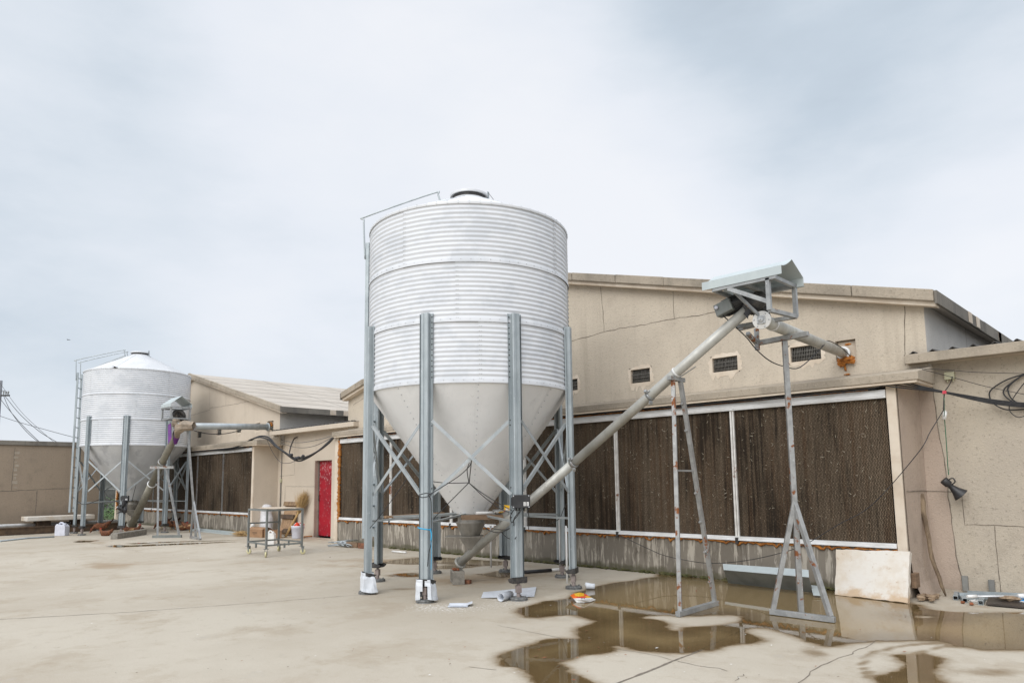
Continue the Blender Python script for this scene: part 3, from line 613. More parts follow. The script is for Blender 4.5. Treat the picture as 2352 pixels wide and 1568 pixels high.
def house(label, xr, zr, half, eave_z, gx0, gx1, pads, vents, hole, cracks, rib_len, ledge, smat, pil_ends, dark_eave):
    root = thing('poultry_house', label, 'poultry house', (xr, FY, 0), 'long concrete poultry houses')
    slope = (zr - eave_z) / half
    VY = GY - .20
    top = lambda x: zr - slope * abs(x - xr) - .125
    Y1 = GY + rib_len
    # walls
    b = MB(); hl = [(v[0] - .03, v[1] + .03, v[2] - .03, v[3] + .03) for v in vents] + [hole]
    wall_cols(b, gx0, gx1, GY, 2.46, top, hl, brk=(xr,))
    b.add([(gx0, GY, 2.46), (gx1, GY, 2.46), (gx1, GY + .3, 2.46), (gx0, GY + .3, 2.46)], [(0, 1, 2, 3)])
    b.cur = 1
    for pts in cracks: lstrip(b, pts, GY - .003)
    b.build('gable_wall', [smat, 'joint'], root)
    b = MB()
    for x in (gx0, gx1):
        b.add([(x, GY, 2.46), (x, 9.83, 2.46), (x, 9.83, top(x)), (x, GY, top(x))], [(0, 1, 2, 3)]); b.add([(x, 9.83, 0), (x, Y1, 0), (x, Y1, top(x)), (x, 9.83, top(x))], [(0, 1, 2, 3)])
    b.add([(gx0, Y1, 0), (gx1, Y1, 0), (gx1, Y1, top(gx1)), (xr, Y1, zr - .13), (gx0, Y1, top(gx0))], [(0, 1, 2, 3, 4)])
    b.cur = 1
    for k in range(1, 16):
        for x, s in ((gx1, .003), (gx0, -.003)):
            yk = GY + 2.1 * k; w = .012; b.add([(x + s, yk, .1), (x + s, yk + w, .1), (x + s, yk + w, top(x)), (x + s, yk, top(x))], [(0, 1, 2, 3)])
    b.build('side_wall', ['sidewall', 'joint'], root)
    # roof slabs, fascia, soffit trim
    xl, xR, zl = xr - half, xr + half, eave_z
    b = MB(); prof = [(xl, zl), (xr, zr), (xR, zl), (xR, zl - .12), (xr, zr - .12), (xl, zl - .12)]
    b.prism([(x, VY + .03, z) for x, z in prof[:3] + prof[3:]], (0, Y1 + .1 - VY + .03, 0))
    roof = b.build('roof', 'roof_panel', root)
    b = MB()
    for k in range(1, 7):
        for s in (1, -1):
            xx = xr + s * half * k / 7; zz = zr - slope * half * k / 7 + .004; b.add([(xx, VY + .05, zz), (xx + .03, VY + .05, zz - .03 * slope * s), (xx + .03, Y1, zz - .03 * slope * s), (xx, Y1, zz)], [(0, 1, 2, 3)])
    for k in range(1, 12):
        yk = VY + k * 2.6
        for s in (1, -1): b.add([(xr + s * .1, yk, zr - .1 * slope + .003), (xr + s * .1, yk + .02, zr - .1 * slope + .003), (xr + s * (half - .1), yk + .02, zl + .1 * slope + .003), (xr + s * (half - .1), yk, zl + .1 * slope + .003)], [(0, 1, 2, 3)])
    b.build('roof_joint', 'fascia_dark', roof)
    b = MB(); rg = random.Random(3)
    for s in (1, -1):                        # broken runs of concrete edge along the verge
        n_ = 7
        for k in range(n_):
            xa, xb = xr + s * half * k / n_, xr + s * half * (k + 1) / n_; dz = rg.uniform(0, .014); dy = rg.uniform(0, .012)
            za, zb_ = zr - slope * half * k / n_, zr - slope * half * (k + 1) / n_; xb2 = xb - s * .008
            b.add([(xa, VY - dy, za + .016 + dz), (xb2, VY - dy, zb_ + .016 + dz), (xb2, VY - dy, zb_ - .115), (xa, VY - dy, za - .115), (xa, VY + .06, za + .016 + dz), (xb2, VY + .06, zb_ + .016 + dz), (xb2, VY + .06, zb_ - .115), (xa, VY + .06, za - .115)],
                  [(0, 1, 2, 3), (7, 6, 5, 4), (0, 4, 5, 1), (1, 5, 6, 2), (2, 6, 7, 3), (3, 7, 4, 0)])
    b.build('fascia', 'fascia', root, bevel=.008)
    for s, x in ((1, xR), (-1, xl)):
        b = MB()
        for k in range(12):
            y0 = VY + k * 2.5; b.box(min(x, x + s * .03), max(x, x + s * .03), y0, y0 + 2.485, zl - .15, zl + .012 + .006 * (k % 3))
        b.cur = 1
        for k in range(10):                  # pale mortar patches on the eave edge
            for dy in (0, .45 if k % 3 == 0 else 0):
                y0 = VY + 1.55 + k * 1.9 + dy; xo = x + s * .031; b.box(min(xo, xo + s * .006), max(xo, xo + s * .006), y0, y0 + .2, zl - .14, zl + .01)
        b.build('eave_edge', [dark_eave, 'plaster'], root, bevel=.006)
    b = MB()
    for s in (1, -1):
        b.prism([(xr, VY + .05, zr - .121), (xr + s * half, VY + .05, zl - .121), (xr + s * half, VY + .05, zl - .175), (xr, VY + .05, zr - .175)], (0, .145, 0))
    b.build('soffit_trim', 'plaster', root)
    # plinth, pads and their frame
    p0, p1, npad = pads
    b = MB(); b.box(p0 - .12, p1 + .10, FY, GY - .01, 0, .54); b.build('plinth', 'dado', root)
    b = MB(); b.box(p0 - .1, p1 + .08, FY + .12, GY - .02, .54, 2.44); b.build('pad_recess', 'void', root)
    w = (p1 - p0) / npad
    for k in range(npad):
        b = MB(); b.box(p0 + k * w + .012, p0 + (k + 1) * w - .012, FY + .012, FY + .115, .585, 2.305); pad = b.build('cooling_pad', 'pad', root)
        rq = random.Random(k * 7 + int(abs(xr))); b = MB()   # moulted feathers caught in the flutes
        for _ in range(95):
            fx, fzz = rq.uniform(p0 + k * w + .05, p0 + (k + 1) * w - .05), .62 + 1.66 * rq.random() ** .75; a_ = rq.uniform(0, pi); L_ = rq.uniform(.012, .034); wd_ = rq.uniform(.002, .0045); bend = rq.uniform(-.6, .6); pr = None
            for i_ in range(4):
                aa = a_ + bend * i_ / 3; q_ = Vector((fx, FY + .006 - .012 * rq.random(), fzz)) if pr is None else pr[0] + Vector((math.cos(aa) * L_ * .45, -.002, math.sin(aa) * L_ * .45)); n_2 = Vector((-math.sin(aa), 0, math.cos(aa))) * wd_ * (1 - .25 * i_)
                if pr is not None: b.add([pr[0] - pr[1], pr[0] + pr[1], q_ + n_2, q_ - n_2], [(0, 1, 2, 3)])
                pr = (q_, n_2)
        tag(b.build('feathers', 'feather', pad), kind='stuff')
    b = MB(); b.box(p0, p1, FY - .035, FY + .1, 2.30, 2.385); b.box(p0, p1, FY - .028, FY + .11, 2.385, 2.40)
    for k in range(npad): b.box(p0 + k * w + .02, p0 + (k + 1) * w - .02, FY - .041, FY - .035, 2.318, 2.362)
    b.build('top_rail', 'white_alu', root, bevel=.004)
    b = MB(); b.box(p0, p1, FY - .035, FY + .11, .545, .60); b.box(p0, p1, FY - .045, FY - .035, .545, .562); b.build('bottom_rail', 'white_alu', root, bevel=.003)
    mw_ = 1.0 if xr > -15 else .45
    for k in range(1, npad):
        x = p0 + k * w; b = MB(); b.box(x - .030 * mw_, x - .004, FY - .02, FY + .1, .60, 2.30); b.box(x + .004, x + .024 * mw_, FY - .016, FY + .1, .60, 2.30); b.build('mullion', 'mullion' if xr > -15 else 'ruststeel', root)
        b = MB(); b.box(x - .022, x + .02, FY - .05, FY - .03, .50, .585); b.build('bracket', 'blacksteel', root)
    b = MB(); foam_line(b, (p0, FY - .012, .532), (p1, FY - .012, .532), .020, 11, .05); foam_line(b, (p0 + .3, FY - .01, 2.412), (p1 - .2, FY - .01, 2.412), .012, 5); b.build('foam_seam', 'foam', root)
    for x0, x1, z0, foam in pil_ends:
        b = MB(); b.box(x0, x1, FY - .02, FY + .35, z0, 2.47); b.build('pilaster', 'plaster', root, bevel=.006)
        if foam: b = MB(); foam_line(b, (foam, FY - .012, .50), (foam, FY - .012, 2.36), .045, 21, 0, .03); b.build('foam_seam', 'foam', root)
    # concrete ledge over the pads
    l0, l1 = ledge
    b = MB(); b.prism([(l0, 8.95, 2.47), (l0, 8.95, 2.565), (l0, GY - .004, 2.69), (l0, GY - .004, 2.47)], (l1 - l0, 0, 0)); b.build('ledge', 'fascia', root, bevel=.006)
    b = MB(); b.box(l0 + .02, l1 - .02, 8.965, GY - .006, 2.441, 2.469); b.build('ledge_soffit', 'plaster', root)
    # vents: torn mesh in a lime-washed opening
    for i, v in enumerate(vents):
        x0, x1, z0, z1 = v; rg = random.Random(i + 5)
        vt = None
        b = MB(); out, inn = [], []
        for t in np.linspace(0, 1, 40, endpoint=False):
            a = t * 4; s_ = int(a); f = a - s_
            c = [(x0 + f * (x1 - x0), z0), (x1, z0 + f * (z1 - z0)), (x1 - f * (x1 - x0), z1), (x0, z1 - f * (z1 - z0))][s_]
            n_ = [(0, -1), (1, 0), (0, 1), (-1, 0)][s_]; g_ = rg.uniform(.04, .075) + (.12 * rg.random() ** 3 if s_ == 0 else 0)
            inn.append((c[0], GY - .006, c[1])); out.append((c[0] + n_[0] * g_ + rg.uniform(-.01, .01), GY - .0035, c[1] + n_[1] * g_))
        b.add(inn + out, [(k, (k + 1) % 40, 40 + (k + 1) % 40, 40 + k) for k in range(40)])
        for a, c in (((x0, z0), (x1, z0)), ((x1, z0), (x1, z1)), ((x1, z1), (x0, z1)), ((x0, z1), (x0, z0))):
            b.add([(a[0], GY - .006, a[1]), (c[0], GY - .006, c[1]), (c[0], GY + .07, c[1]), (a[0], GY + .07, a[1])], [(0, 1, 2, 3)])
        vt = b.build('vent', 'plaster', root)
        b = MB(); b.box(x0, x1, GY + .07, GY + .1, z0, z1); b.build('vent_back', 'void', vt)
        b = MB(); nb = max(6, int((x1 - x0) / .022))
        for k in range(1, nb):
            xx = x0 + (x1 - x0) * k / nb; b.tube([(xx, GY + .02, z0 + .004), (xx + rg.uniform(-.004, .004), GY + .02, z1 - .004)], .0022, 4)
        for zz in (z0 + .03, z0 + .085, z0 + .14): b.tube([(x0, GY + .022, zz), (x1, GY + .022, zz + .004)], .0025, 4)
        b.build('grille', 'grille', vt)
        b = MB(); n_ = 26; vs = []                  # sagging dark rag behind the mesh
        for k in range(n_ + 1): xx = x0 + (x1 - x0) * k / n_; vs += [(xx, GY + .04, z0), (xx, GY + .045, z1 - .01 - .055 * rg.random() - .02 * math.sin(k * .7))]
        b.add(vs, [(2 * k, 2 * k + 2, 2 * k + 3, 2 * k + 1) for k in range(n_)]); b.build('dark_rag', 'void', vt)
    return root

KG = GY / FY
gxs = lambda x: x * KG
gz = lambda z: EYE + (z - EYE) * KG
gv = lambda L: [(gxs(a), gxs(b_), gz(c), gz(d)) for a, b_, c, d in L]
gp_ = lambda *q: [tuple(YP(x, y, GY)[[0, 2]]) for x, y in q]
gc = lambda L: [[(gxs(a), gz(c)) for a, c in q] for q in L]
h2 = house('nearer poultry house with six brown cooling pads and the orange foamed pipe hole', gxs(-8.13), gz(5.0), 6.1 * KG, gz(3.435), gxs(-14.19), gxs(-2.19), (-14.47, -2.66, 6),
      gv([(-6.28, -5.93, 2.85, 3.06), (-4.89, -4.51, 2.86, 3.06), (-3.77, -3.38, 2.865, 3.06), (-7.62, -7.34, 2.86, 3.05), (-9.2, -8.85, 2.85, 3.06), (-11.9, -11.55, 2.85, 3.06)]),
      (gxs(-3.20), gxs(-2.96), gz(2.80), gz(3.06)),
      [gp_((1378.5, 652), (1383, 700), (1387.6, 762)), gp_((1290, 790), (1313, 784), (1350, 773), (1388, 762), (1549, 732), (1691, 710)), gp_((1546, 664), (1547, 700), (1549, 732)), gp_((2076.5, 699), (2078, 760), (2079.6, 838)), gp_((812, 930), (836, 914))],
      60, (-14.66, -2.27), 'stucco', [(-2.655, -2.55, .0, None), (-14.70, -14.56, 0, -14.50)], 'fascia_dark')
h1 = house('farther poultry house with sloping panel roof, left of the red door', gxs(-23.2), gz(4.94), 6.1 * KG, gz(3.37), gxs(-29.2), gxs(-17.45), (-30.1, -18.95, 6),
      gv([(-22.78, -22.48, 2.86, 3.045), (-21.36, -21.02, 2.86, 3.045), (-20.02, -19.72, 2.86, 3.02), (-18.83, -18.55, 2.86, 3.06)]), (gxs(-18.16), gxs(-17.80), gz(2.80), gz(3.07)),
      [gp_((430, 956), (451, 950), (481.7, 941.5)), gp_((481, 890), (481.7, 941.5)), gp_((481.7, 937), (519, 931.7), (570, 921.8)), gp_((519, 902), (519, 931)), gp_((570, 919), (570, 925)), gp_((438, 885), (437, 950))],
      60, (-30.4, -18.45), 'stucco_smooth', [(-18.95, -18.84, .12, None), (-30.35, -30.22, .12, -30.15)], 'fascia_dark')
# orange foam round the transfer pipe of the nearer house
hx2, hz2 = -3.285, 2.975
b = MB(); b.blob((hx2 + .02, 9.61, hz2 - .075), .085, 3, 12, 7, .25, (1.25, .7, .62)); b.blob((hx2 - .03, 9.60, hz2 - .12), .05, 4, 10, 6, .3, (1, .7, 1)); b.blob((hx2 + .1, 9.60, hz2 - .11), .04, 6, 10, 6, .3, (1, .6, .8)); b.build('foam_plug', 'foam_bright', h2)
b = MB(); b.blob((hx2 + .05, 9.62, hz2 + .12), .03, 5, 10, 6, .3, (1.4, .6, .5)); b.build('foam_patch', 'foam_bright', h2)
b = MB()
foam_line(b, (hx2 - .01, 9.635, hz2 - .14), (hx2 + .005, 9.64, hz2 - .22), .012, 2); b.build('foam_run', 'foam_bright', h2)
b = MB(); b.blob((hx2 + .02, 9.63, hz2 - .27), .03, 8, 10, 6, .3, (1.3, .6, .35)); b.build('foam_drip', 'foam_bright', h2)
b = MB(); b.box(gxs(-3.195), gxs(-2.965), 9.72, 9.76, gz(2.81), gz(3.05)); b.build('hole_back', 'plaster', h2)
b = MB(); b.blob((-19.02, 9.64, 3.06), .07, 3, 10, 6, .25, (1, .6, 1)); b.build('foam_plug', 'foam', h1)
b = MB(); b.box(gxs(-18.15), gxs(-17.81), 9.72, 9.76, gz(2.81), gz(3.06)); b.build('hole_back', 'plaster', h1)

# ------------------------------------------------------------------ lean-to service rooms between the houses
def service(label, x0, x1, wy, ztop, door, fy, mat, joints, retx, rety, retmat, fas_z):
    root = thing('service_room', label, 'service room', ((x0 + x1) / 2, wy, 0), 'lean-to rooms between the houses')
    b = MB(); hl = [door] if door else []
    wall_cols(b, x0, x1, wy, 0, lambda x: ztop, hl, .36); b.cur = 1
    for pts in joints: lstrip(b, pts, wy - .003, .0075, .003)
    wall = b.build('wall', [mat, 'joint'], root)
    for rx, ry0 in retx:
        b = MB(); n_ = 16
        vs = []
        for j in range(n_ + 1):                # plaster flares out towards the ground
            z = 2.46 * j / n_; fl = .10 * math.exp(-z / .16) if rety else 0
            for i in range(9): t = i / 8; vs.append((rx + fl * (1 - .3 * t) + .05 * t * (rety), ry0 + (wy + .02 - ry0) * t, z))
        b.add(vs, [(j * 9 + i, j * 9 + i + 1, (j + 1) * 9 + i + 1, (j + 1) * 9 + i) for j in range(n_) for i in range(8)]); b.build('return_wall', retmat, root)
    b = MB(); b.box(x0 + .02, x1, fy, fy + .16, fas_z, fas_z + .115); b.build('fascia', 'stucco_smooth' if door else 'fascia', root, bevel=.006)
    b = MB(); b.box(x0 + .03, x1 - .01, fy + .16, wy + .4, fas_z + .004, fas_z + .05); b.build('soffit', 'stucco_smooth', root)
    b = MB(); n_ = int((x1 - x0) / .0175); vs = []
    for k in range(n_ + 1):
        xx = x0 + (x1 - x0) * k / n_; ph = ((xx - x0) % .21) / .21; zz = .034 * max(0, math.cos((ph - .5) * 2 * pi * .9)) ** 3 if abs(ph - .5) < .28 else 0
        for yy, dz in ((fy + .05, -.012), (fy + 22, 1.4)): vs += [(xx, yy, fas_z + .122 + zz + dz), (xx, yy, fas_z + .134 + zz + dz)]
    fs = []
    for k in range(n_):
        o = 4 * k; q = o + 4; fs += [(o, q, q + 1, o + 1), (o + 1, q + 1, q + 3, o + 3), (o, o + 2, q + 2, q)]
    b.add(vs, fs); b.build('roof', 'tile_dark', root)
    return root, wall
sl, slw = service('lean-to room with the crimson door between the two houses', -18.85, -14.60, 9.80, 2.80, (-16.86, -16.02, 0, 1.975), 9.50, 'stucco_smooth',
      [[(-17.9, 2.8), (-17.92, 1.62), (-18.72, 1.60)], [(-16.86, 1.30), (-18.4, 1.31), (-18.42, .1)], [(-18.4, .95), (-18.40, 1.3)]], [(-18.835, 9.1)], 0, 'stucco_smooth', 2.735)
b = MB(); b.box(-16.84, -16.04, 9.93, 9.97, .03, 1.965); dr = b.build('door', 'redpaint', sl, bevel=.004)
b = MB(); b.box(-16.83, -16.05, 9.926, 9.929, 1.05, 1.07); 
for k in range(12): b.dome((-16.80 + k * .065, 9.928, 1.06), .006, (0, -1, 0), 6)
b.build('seam', 'redpaint', dr)
b = MB(); b.bar((-16.78, 9.89, .93), (-16.78, 9.89, 1.07), .014, .014); b.bar((-16.78, 9.93, .93), (-16.78, 9.89, .93), .012, .012); b.bar((-16.78, 9.93, 1.07), (-16.78, 9.89, 1.07), .012, .012); b.build('handle', 'blacksteel', dr)
b = MB(); b.box(-16.859, -16.842, 9.805, 9.90, .0, 1.978); b.build('door_jamb', 'pink', sl)
b = MB(); b.box(-16.848, -16.815, 9.90, 9.99, .0, 1.975); b.box(-16.055, -16.03, 9.90, 9.99, 0, 1.975); b.box(-16.815, -16.055, 9.90, 9.99, 1.966, 1.977); b.build('door_frame', 'fascia_dark', sl)
b = MB(); b.box(-16.86, -16.02, 9.985, 10.005, 0, 1.98); b.build('door_backing', 'void', sl)
b = MB(); b.tube([(-18.62, 9.785, 2.55), (-18.62, 9.785, .25)], .011, 6); b.tube([(-18.66, 9.785, 1.45), (-18.68, 9.785, .05)], .006, 6); b.build('conduit', 'wire', sl)
b = MB(); b.box(-18.66, -18.58, 9.755, 9.797, 1.42, 1.52); b.build('switch_box', 'jbox', sl, bevel=.004)
sr, srw = service('lean-to room with speckled wall and dark roof at the right edge', -2.56, 2.2, 9.80, 2.80, None, 9.50, 'stucco_near',
      [[(-2.12, 1.19), (-2.12, .80), (-1.2, .795), (2.2, .78)], [(-1.83, .795), (-1.82, .05)], [(-1.34, .795), (-1.32, .05)], [(-.6, .79), (-.6, 0)]], [(-2.538, 9.1)], 1, 'pink', 2.735)
b = MB(); rg = random.Random(4); ed = [(-2.33 + .008 * k + rg.uniform(-.012, .012), 2.52 - .155 * k) for k in range(17)]
b.add([q for x_, z_ in ed for q in ((-2.55, 9.797, z_), (x_, 9.7975, z_))], [(2 * k, 2 * k + 1, 2 * k + 3, 2 * k + 2) for k in range(16)]); b.build('stained_patch', 'pink', sr)
b = MB(); lstrip(b, [(x_, z_) for x_, z_ in ed], 9.795, .010, .002); lstrip(b, [(-2.5, 1.19), (-2.12, 1.19)], 9.7945, .010, .003); b.build('panel_joint', 'joint', srw)
b = MB(); lstrip(b, [(9.13, 1.20), (9.79, 1.19)], 0, .010, .003); b.v = [(-2.53 + .05 * (y_[0] - 9.1) / .7, y_[0], y_[2]) for y_ in b.v]; b.build('panel_joint', 'joint', sr)
b = MB(); c = YP(2182, 863, 9.77); b.box(c[0] - .055, c[0] + .05, 9.735, 9.798, c[2] - .045, c[2] + .045)
for dx in (-.03, .03): b.tube([(c[0] + dx, 9.765, c[2] - .045), (c[0] + dx, 9.765, c[2] - .075)], .008, 6)
b.build('junction_box', 'jbox', sr, bevel=.005)

# ------------------------------------------------------------------ boundary wall, gap, field
bw = thing('boundary_wall', 'tan rendered boundary wall at the left, behind the far silo', 'wall', (-26.1, 2, 0))
b = MB(); b.box(-26.3, -26.1, -14, 7.45, 0, 2.66); b.build('wall_body', 'boundary', bw, bevel=.01)
b = MB(); b.box(-26.34, -26.05, -14, 7.49, 2.66, 2.80); b.build('coping', 'fascia_dark', bw, bevel=.012)
b = MB()
for ys, zs in (([-14, 7.45], [1.18, 1.33]),):
    lstrip(b, [(-14, 1.14), (0, 1.22), (4.5, 1.26), (7.4, 1.36)], 0, .018, .006)
for yy, z0, z1 in ((5.55, 0, 1.27), (4.9, 1.27, 2.6), (2.9, 0, 1.25), (1.5, 1.25, 2.6), (-1, 0, 1.2)): lstrip(b, [(yy, z0), (yy + .02, z1)], 0, .016, .006)
b.v = [(-26.097, x_, z_) for x_, y_, z_ in b.v]; b.build('panel_joint', 'joint', bw)
b = MB(); rg = random.Random(2)
for k in range(9): z0 = 1.35 + k * .13; b.box(-26.099, -26.096, 4.93 + rg.uniform(-.03, .02), 5.0 + rg.uniform(-.02, .06), z0, z0 + rg.uniform(.03, .12))
b.build('mortar_patch', 'patch', bw)
b = MB(); b.add([(-600, -300, .008), (-26.6, -300, .008), (-26.6, 7.6, .008), (-31.2, 7.6, .008), (-31.2, 400, .008), (-600, 400, .008)], [(0, 1, 2, 3, 4, 5)]); tag(b.build('field', 'fieldsoil'), 'green field beyond the boundary wall', 'field', kind='structure')
rg = random.Random(9); b = MB()
for k in range(5200):
    x, y = rg.uniform(-37, -31.3), rg.uniform(7.7, 12.5); z = abs(rg.gauss(0, .28)) * (1 + .3 * math.sin(x * 3)); b.cur = 0 if rg.random() < .72 else 1
    a = rg.uniform(0, 2 * pi); s_ = rg.uniform(.03, .07); t = rg.uniform(-.6, .6); d1 = Vector((math.cos(a), math.sin(a), t)) * s_; d2 = Vector((-math.sin(a), math.cos(a), rg.uniform(-.3, .6))) * s_ * .7; p = Vector((x, y, .02 + z))
    b.add([p - d1, p + d2 * .8, p + d1, p - d2 * .8], [(0, 1, 2, 3)])
tag(b.build('weeds', ['leaf', 'leaf2']), 'low green weeds growing in the gap beyond the yard', 'weeds', kind='stuff')
fn = thing('sheet_fence', 'grey corrugated sheet fence behind the weeds in the gap', 'fence', (-39, 10, 0))
b = MB(); b.sheet(lambda u, v: (-39 + .02 * math.sin(v * 150), 4 + 14 * u, .0 + 1.25 * v), 2, 70); b.build('sheeting', 'corr_grey', fn, thick=.01)
for y in (6, 10, 14): b = MB(); b.box(-39.12, -39.04, y, y + .08, 0, 1.3); b.build('post', 'pole', fn)
b = MB(); b.sheet(lambda u, v: (-47 - 6 * v, 2 + 26 * u, 2.1 + 1.2 * v), 1, 1); b.box(-52.5, -47.2, 3, 27, 0, 2.08)
tag(b.build('shed', 'corr_grey', thick=.02), 'low grey shed far off behind the sheet fence', 'shed')

# ------------------------------------------------------------------ feed silos
def silo(label, cx, cy, R, ph0, hop, lad_ang, seams, old=False, off_=.10):
    root = thing('feed_silo', label, 'feed silo', (cx, cy, 0), 'white corrugated feed silos')
    C0 = Vector((cx, cy, 0)); Z = (2.56, 3.30, 4.04, 4.79)
    pt = lambda r, a, z: (cx + r * math.cos(a), cy + r * math.sin(a), z)
    NS = 144
    for k in range(3):                       # three strakes of corrugated sheet, each lapping over the one below
        z0, z1 = Z[k], Z[k + 1]; nc = 12; zs = [z0 - .012, z0 + .012, z0 + .034] ; zz = list(np.linspace(z0 + .034, z1 - .012, nc * 8 + 1))[1:]
        zs = zs + zz; base = R + .004 * (k + 1); ns = 4; off = seams[k]
        b = MB(); b.smooth = True
        b.v = []; seg = NS // ns
        for s in range(ns):
            vs = []
            for i in range(seg + 1):
                a = off + 2 * pi * (s * seg + i) / NS; lap = .006 * (1 - i / seg)
                if i == seg: a += .012
                for z in zs:
                    t = (z - (z0 + .034)) / (z1 - .012 - z0 - .034); cor = .0050 * math.cos(2 * pi * nc * t) - .0050 if t > 0 else 0.0
                    vs.append(pt(base + lap + cor + (.004 if z < z0 + .02 else 0), a, z))
            m_ = len(zs); b.add(vs, [(i * m_ + j, (i + 1) * m_ + j, (i + 1) * m_ + j + 1, i * m_ + j + 1) for i in range(seg) for j in range(m_ - 1)])
        st = b.build('strake', 'silo', root)
        b = MB(); b.smooth = True
        for i in range(72): a = off + 2 * pi * (i + .5) / 72; b.dome(pt(base + .006, a, z0 + .022), .007, (math.cos(a), math.sin(a), 0), 6, .8)
        for s in range(ns):
            a = off + 2 * pi * s / ns
            for j in range(nc):
                t = (j + .02) / nc; z = z0 + .034 + t * (z1 - z0 - .046)
                for da in (.010, .026): b.dome(pt(base + .006, a + da, z), .0065, (math.cos(a), math.sin(a), 0), 6, .8)
        b.build('bolt_row', 'bolt', st)
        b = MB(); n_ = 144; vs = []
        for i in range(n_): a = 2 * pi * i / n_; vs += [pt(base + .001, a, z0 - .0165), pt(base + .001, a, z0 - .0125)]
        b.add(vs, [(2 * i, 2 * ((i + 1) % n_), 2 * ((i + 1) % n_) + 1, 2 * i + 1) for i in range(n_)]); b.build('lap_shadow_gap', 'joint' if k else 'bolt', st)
    # roof cone with standing ribs, filler collar and lid
    Zt = Z[3]; rl = .255; Zl = Zt + (R - rl) * (.50 if old else .485)
    b = MB(); b.smooth = True; b.lathe([(R + .019, Zt - .030), (R + .024, Zt - .006), (R + .016, Zt + .008), (rl, Zl), (rl * .98, Zl + .02)], C0, 96); roof = b.build('roof_cone', 'roofcone', root)
    b = MB()
    for i in range(10): a = seams[0] + .3 + 2 * pi * i / 10; b.bar(pt(R + .01, a, Zt + .010), pt(rl, a, Zl + .004), .012, .010)
    for i in range(64): a = 2 * pi * (i + .5) / 64; b.dome(pt(R + .010, a, Zt + .009), .010, (0, 0, 1), 6, .9); b.dome(pt(R + .022, a, Zt - .018), .007, (math.cos(a), math.sin(a), 0), 6)
    b.build('roof_rib', 'roofcone', roof)
    b = MB(); b.lathe([(rl - .015, Zl - .02), (rl - .015, Zl + .075)], C0, 40); b.build('filler_collar', 'blacksteel', root)  # coloured black to stand in for the dark gap below the lid
    b = MB(); b.lathe([(rl + .012, Zl + .070), (rl + .016, Zl + .10), (rl, Zl + .112), (.12, Zl + .125), (.001, Zl + .128)], C0, 48); b.lathe([(rl + .012, Zl + .070), (rl - .02, Zl + .072), (.001, Zl + .074)], C0, 48); lid = b.build('lid', 'roofcone', root)
    q = C0 + Vector((RH[0], RH[1], 0)) * (rl + .02); b = MB(); b.bar((q.x, q.y, Zl), (q.x, q.y, Zl + .16), .03, .012); b.build('lid_lever', 'leg', lid)
    b = MB(); b.tube(smoothpts([(q.x, q.y, Zl + .15), pt(rl + .10, YAW - .3, Zl + .02), pt(rl + .16, YAW - .3, Zl - .07)]), .004, 5); b.build('lid_cord', 'wire', lid)
    # hopper of lapped sheets
    rb, zb = .195, .93; ns = 8
    b = MB(); b.smooth = True; seg = 14
    for s in range(ns):
        vs = []
        for i in range(seg + 1):
            a = ph0 + pi / 8 + 2 * pi * (s * seg + i) / (ns * seg) + .05 + (.02 if i == seg else 0); lap = .007 * (1 - i / seg)
            for z, r in ((Z[0] + .01, R + .002), (zb, rb)): vs.append(pt(r + lap, a, z))
        b.add(vs, [(2 * i, 2 * i + 2, 2 * i + 3, 2 * i + 1) for i in range(seg)])
    hp = b.build('hopper', hop, root)
    b = MB()
    sl_ = math.atan2(R - rb, Z[0] - zb)
    for s in range(ns):
        a0 = ph0 + pi / 8 + 2 * pi * s / ns + .05
        for j in range(23):
            t = (j + .5) / 23; r = rb + (R - rb) * t; z = zb + (Z[0] - zb) * t; a = a0 + .022 / max(r, .2) ; b.dome(pt(r + .005, a, z), .0085, (math.cos(a) * math.cos(sl_), math.sin(a) * math.cos(sl_), -math.sin(sl_)), 6, .9)
    b.build('bolt_row', 'bolt', hp)
    # outlet
    b = MB(); b.smooth = True; b.lathe([(.215, .945), (.215, .925), (.175, .92), (.175, .845), (.205, .835), (.20, .82), (.125, .655)], C0, 36); bt = b.build('outlet_boot', 'boot', root)
    b = MB()
    for i in range(12): a = 2 * pi * i / 12; b.tube([pt(.20, a, .95), pt(.20, a, .905)], .008, 6)
    b.build('flange_bolts', 'bolt', bt)
    b = MB(); u = Vector((-RH[0], -RH[1], 0)); w_ = Vector((FH[0], FH[1], 0)); c = C0 + Vector((0, 0, .645))
    def pl(a0, a1, w0, w1, z0, z1): return [c + u * a + w_ * q + Vector((0, 0, zz)) for zz in (z0, z1) for q in (w0, w1) for a in (a0, a1)]
    b.add(pl(-.17, .33, -.14, .14, -.006, .006), [(0, 2, 3, 1), (4, 5, 7, 6), (0, 1, 5, 4), (2, 6, 7, 3), (0, 4, 6, 2), (1, 3, 7, 5)]); b.build('slide_gate', 'boot', root)
    b = MB(); b.cur = 0
    tp, bm_ = [(-.15, -.14), (.15, -.14), (.15, .14), (-.15, .14)], [(-.06, -.055), (.05, -.055), (.05, .055), (-.06, .055)]
    vs = [c + u * a + w_ * q + Vector((0, 0, -.006)) for a, q in tp] + [c + u * a + w_ * q + Vector((0, 0, -.17)) for a, q in bm_]
    b.add(vs, [(k, (k + 1) % 4, 4 + (k + 1) % 4, 4 + k) for k in range(4)]); b.box(cx - .07, cx + .06, cy - .01, cy + .06, .42, .478); b.build('transition', 'boot', root)
    # legs: rolled hat section standing on load-cell feet
    rr = R + .012; feet = []
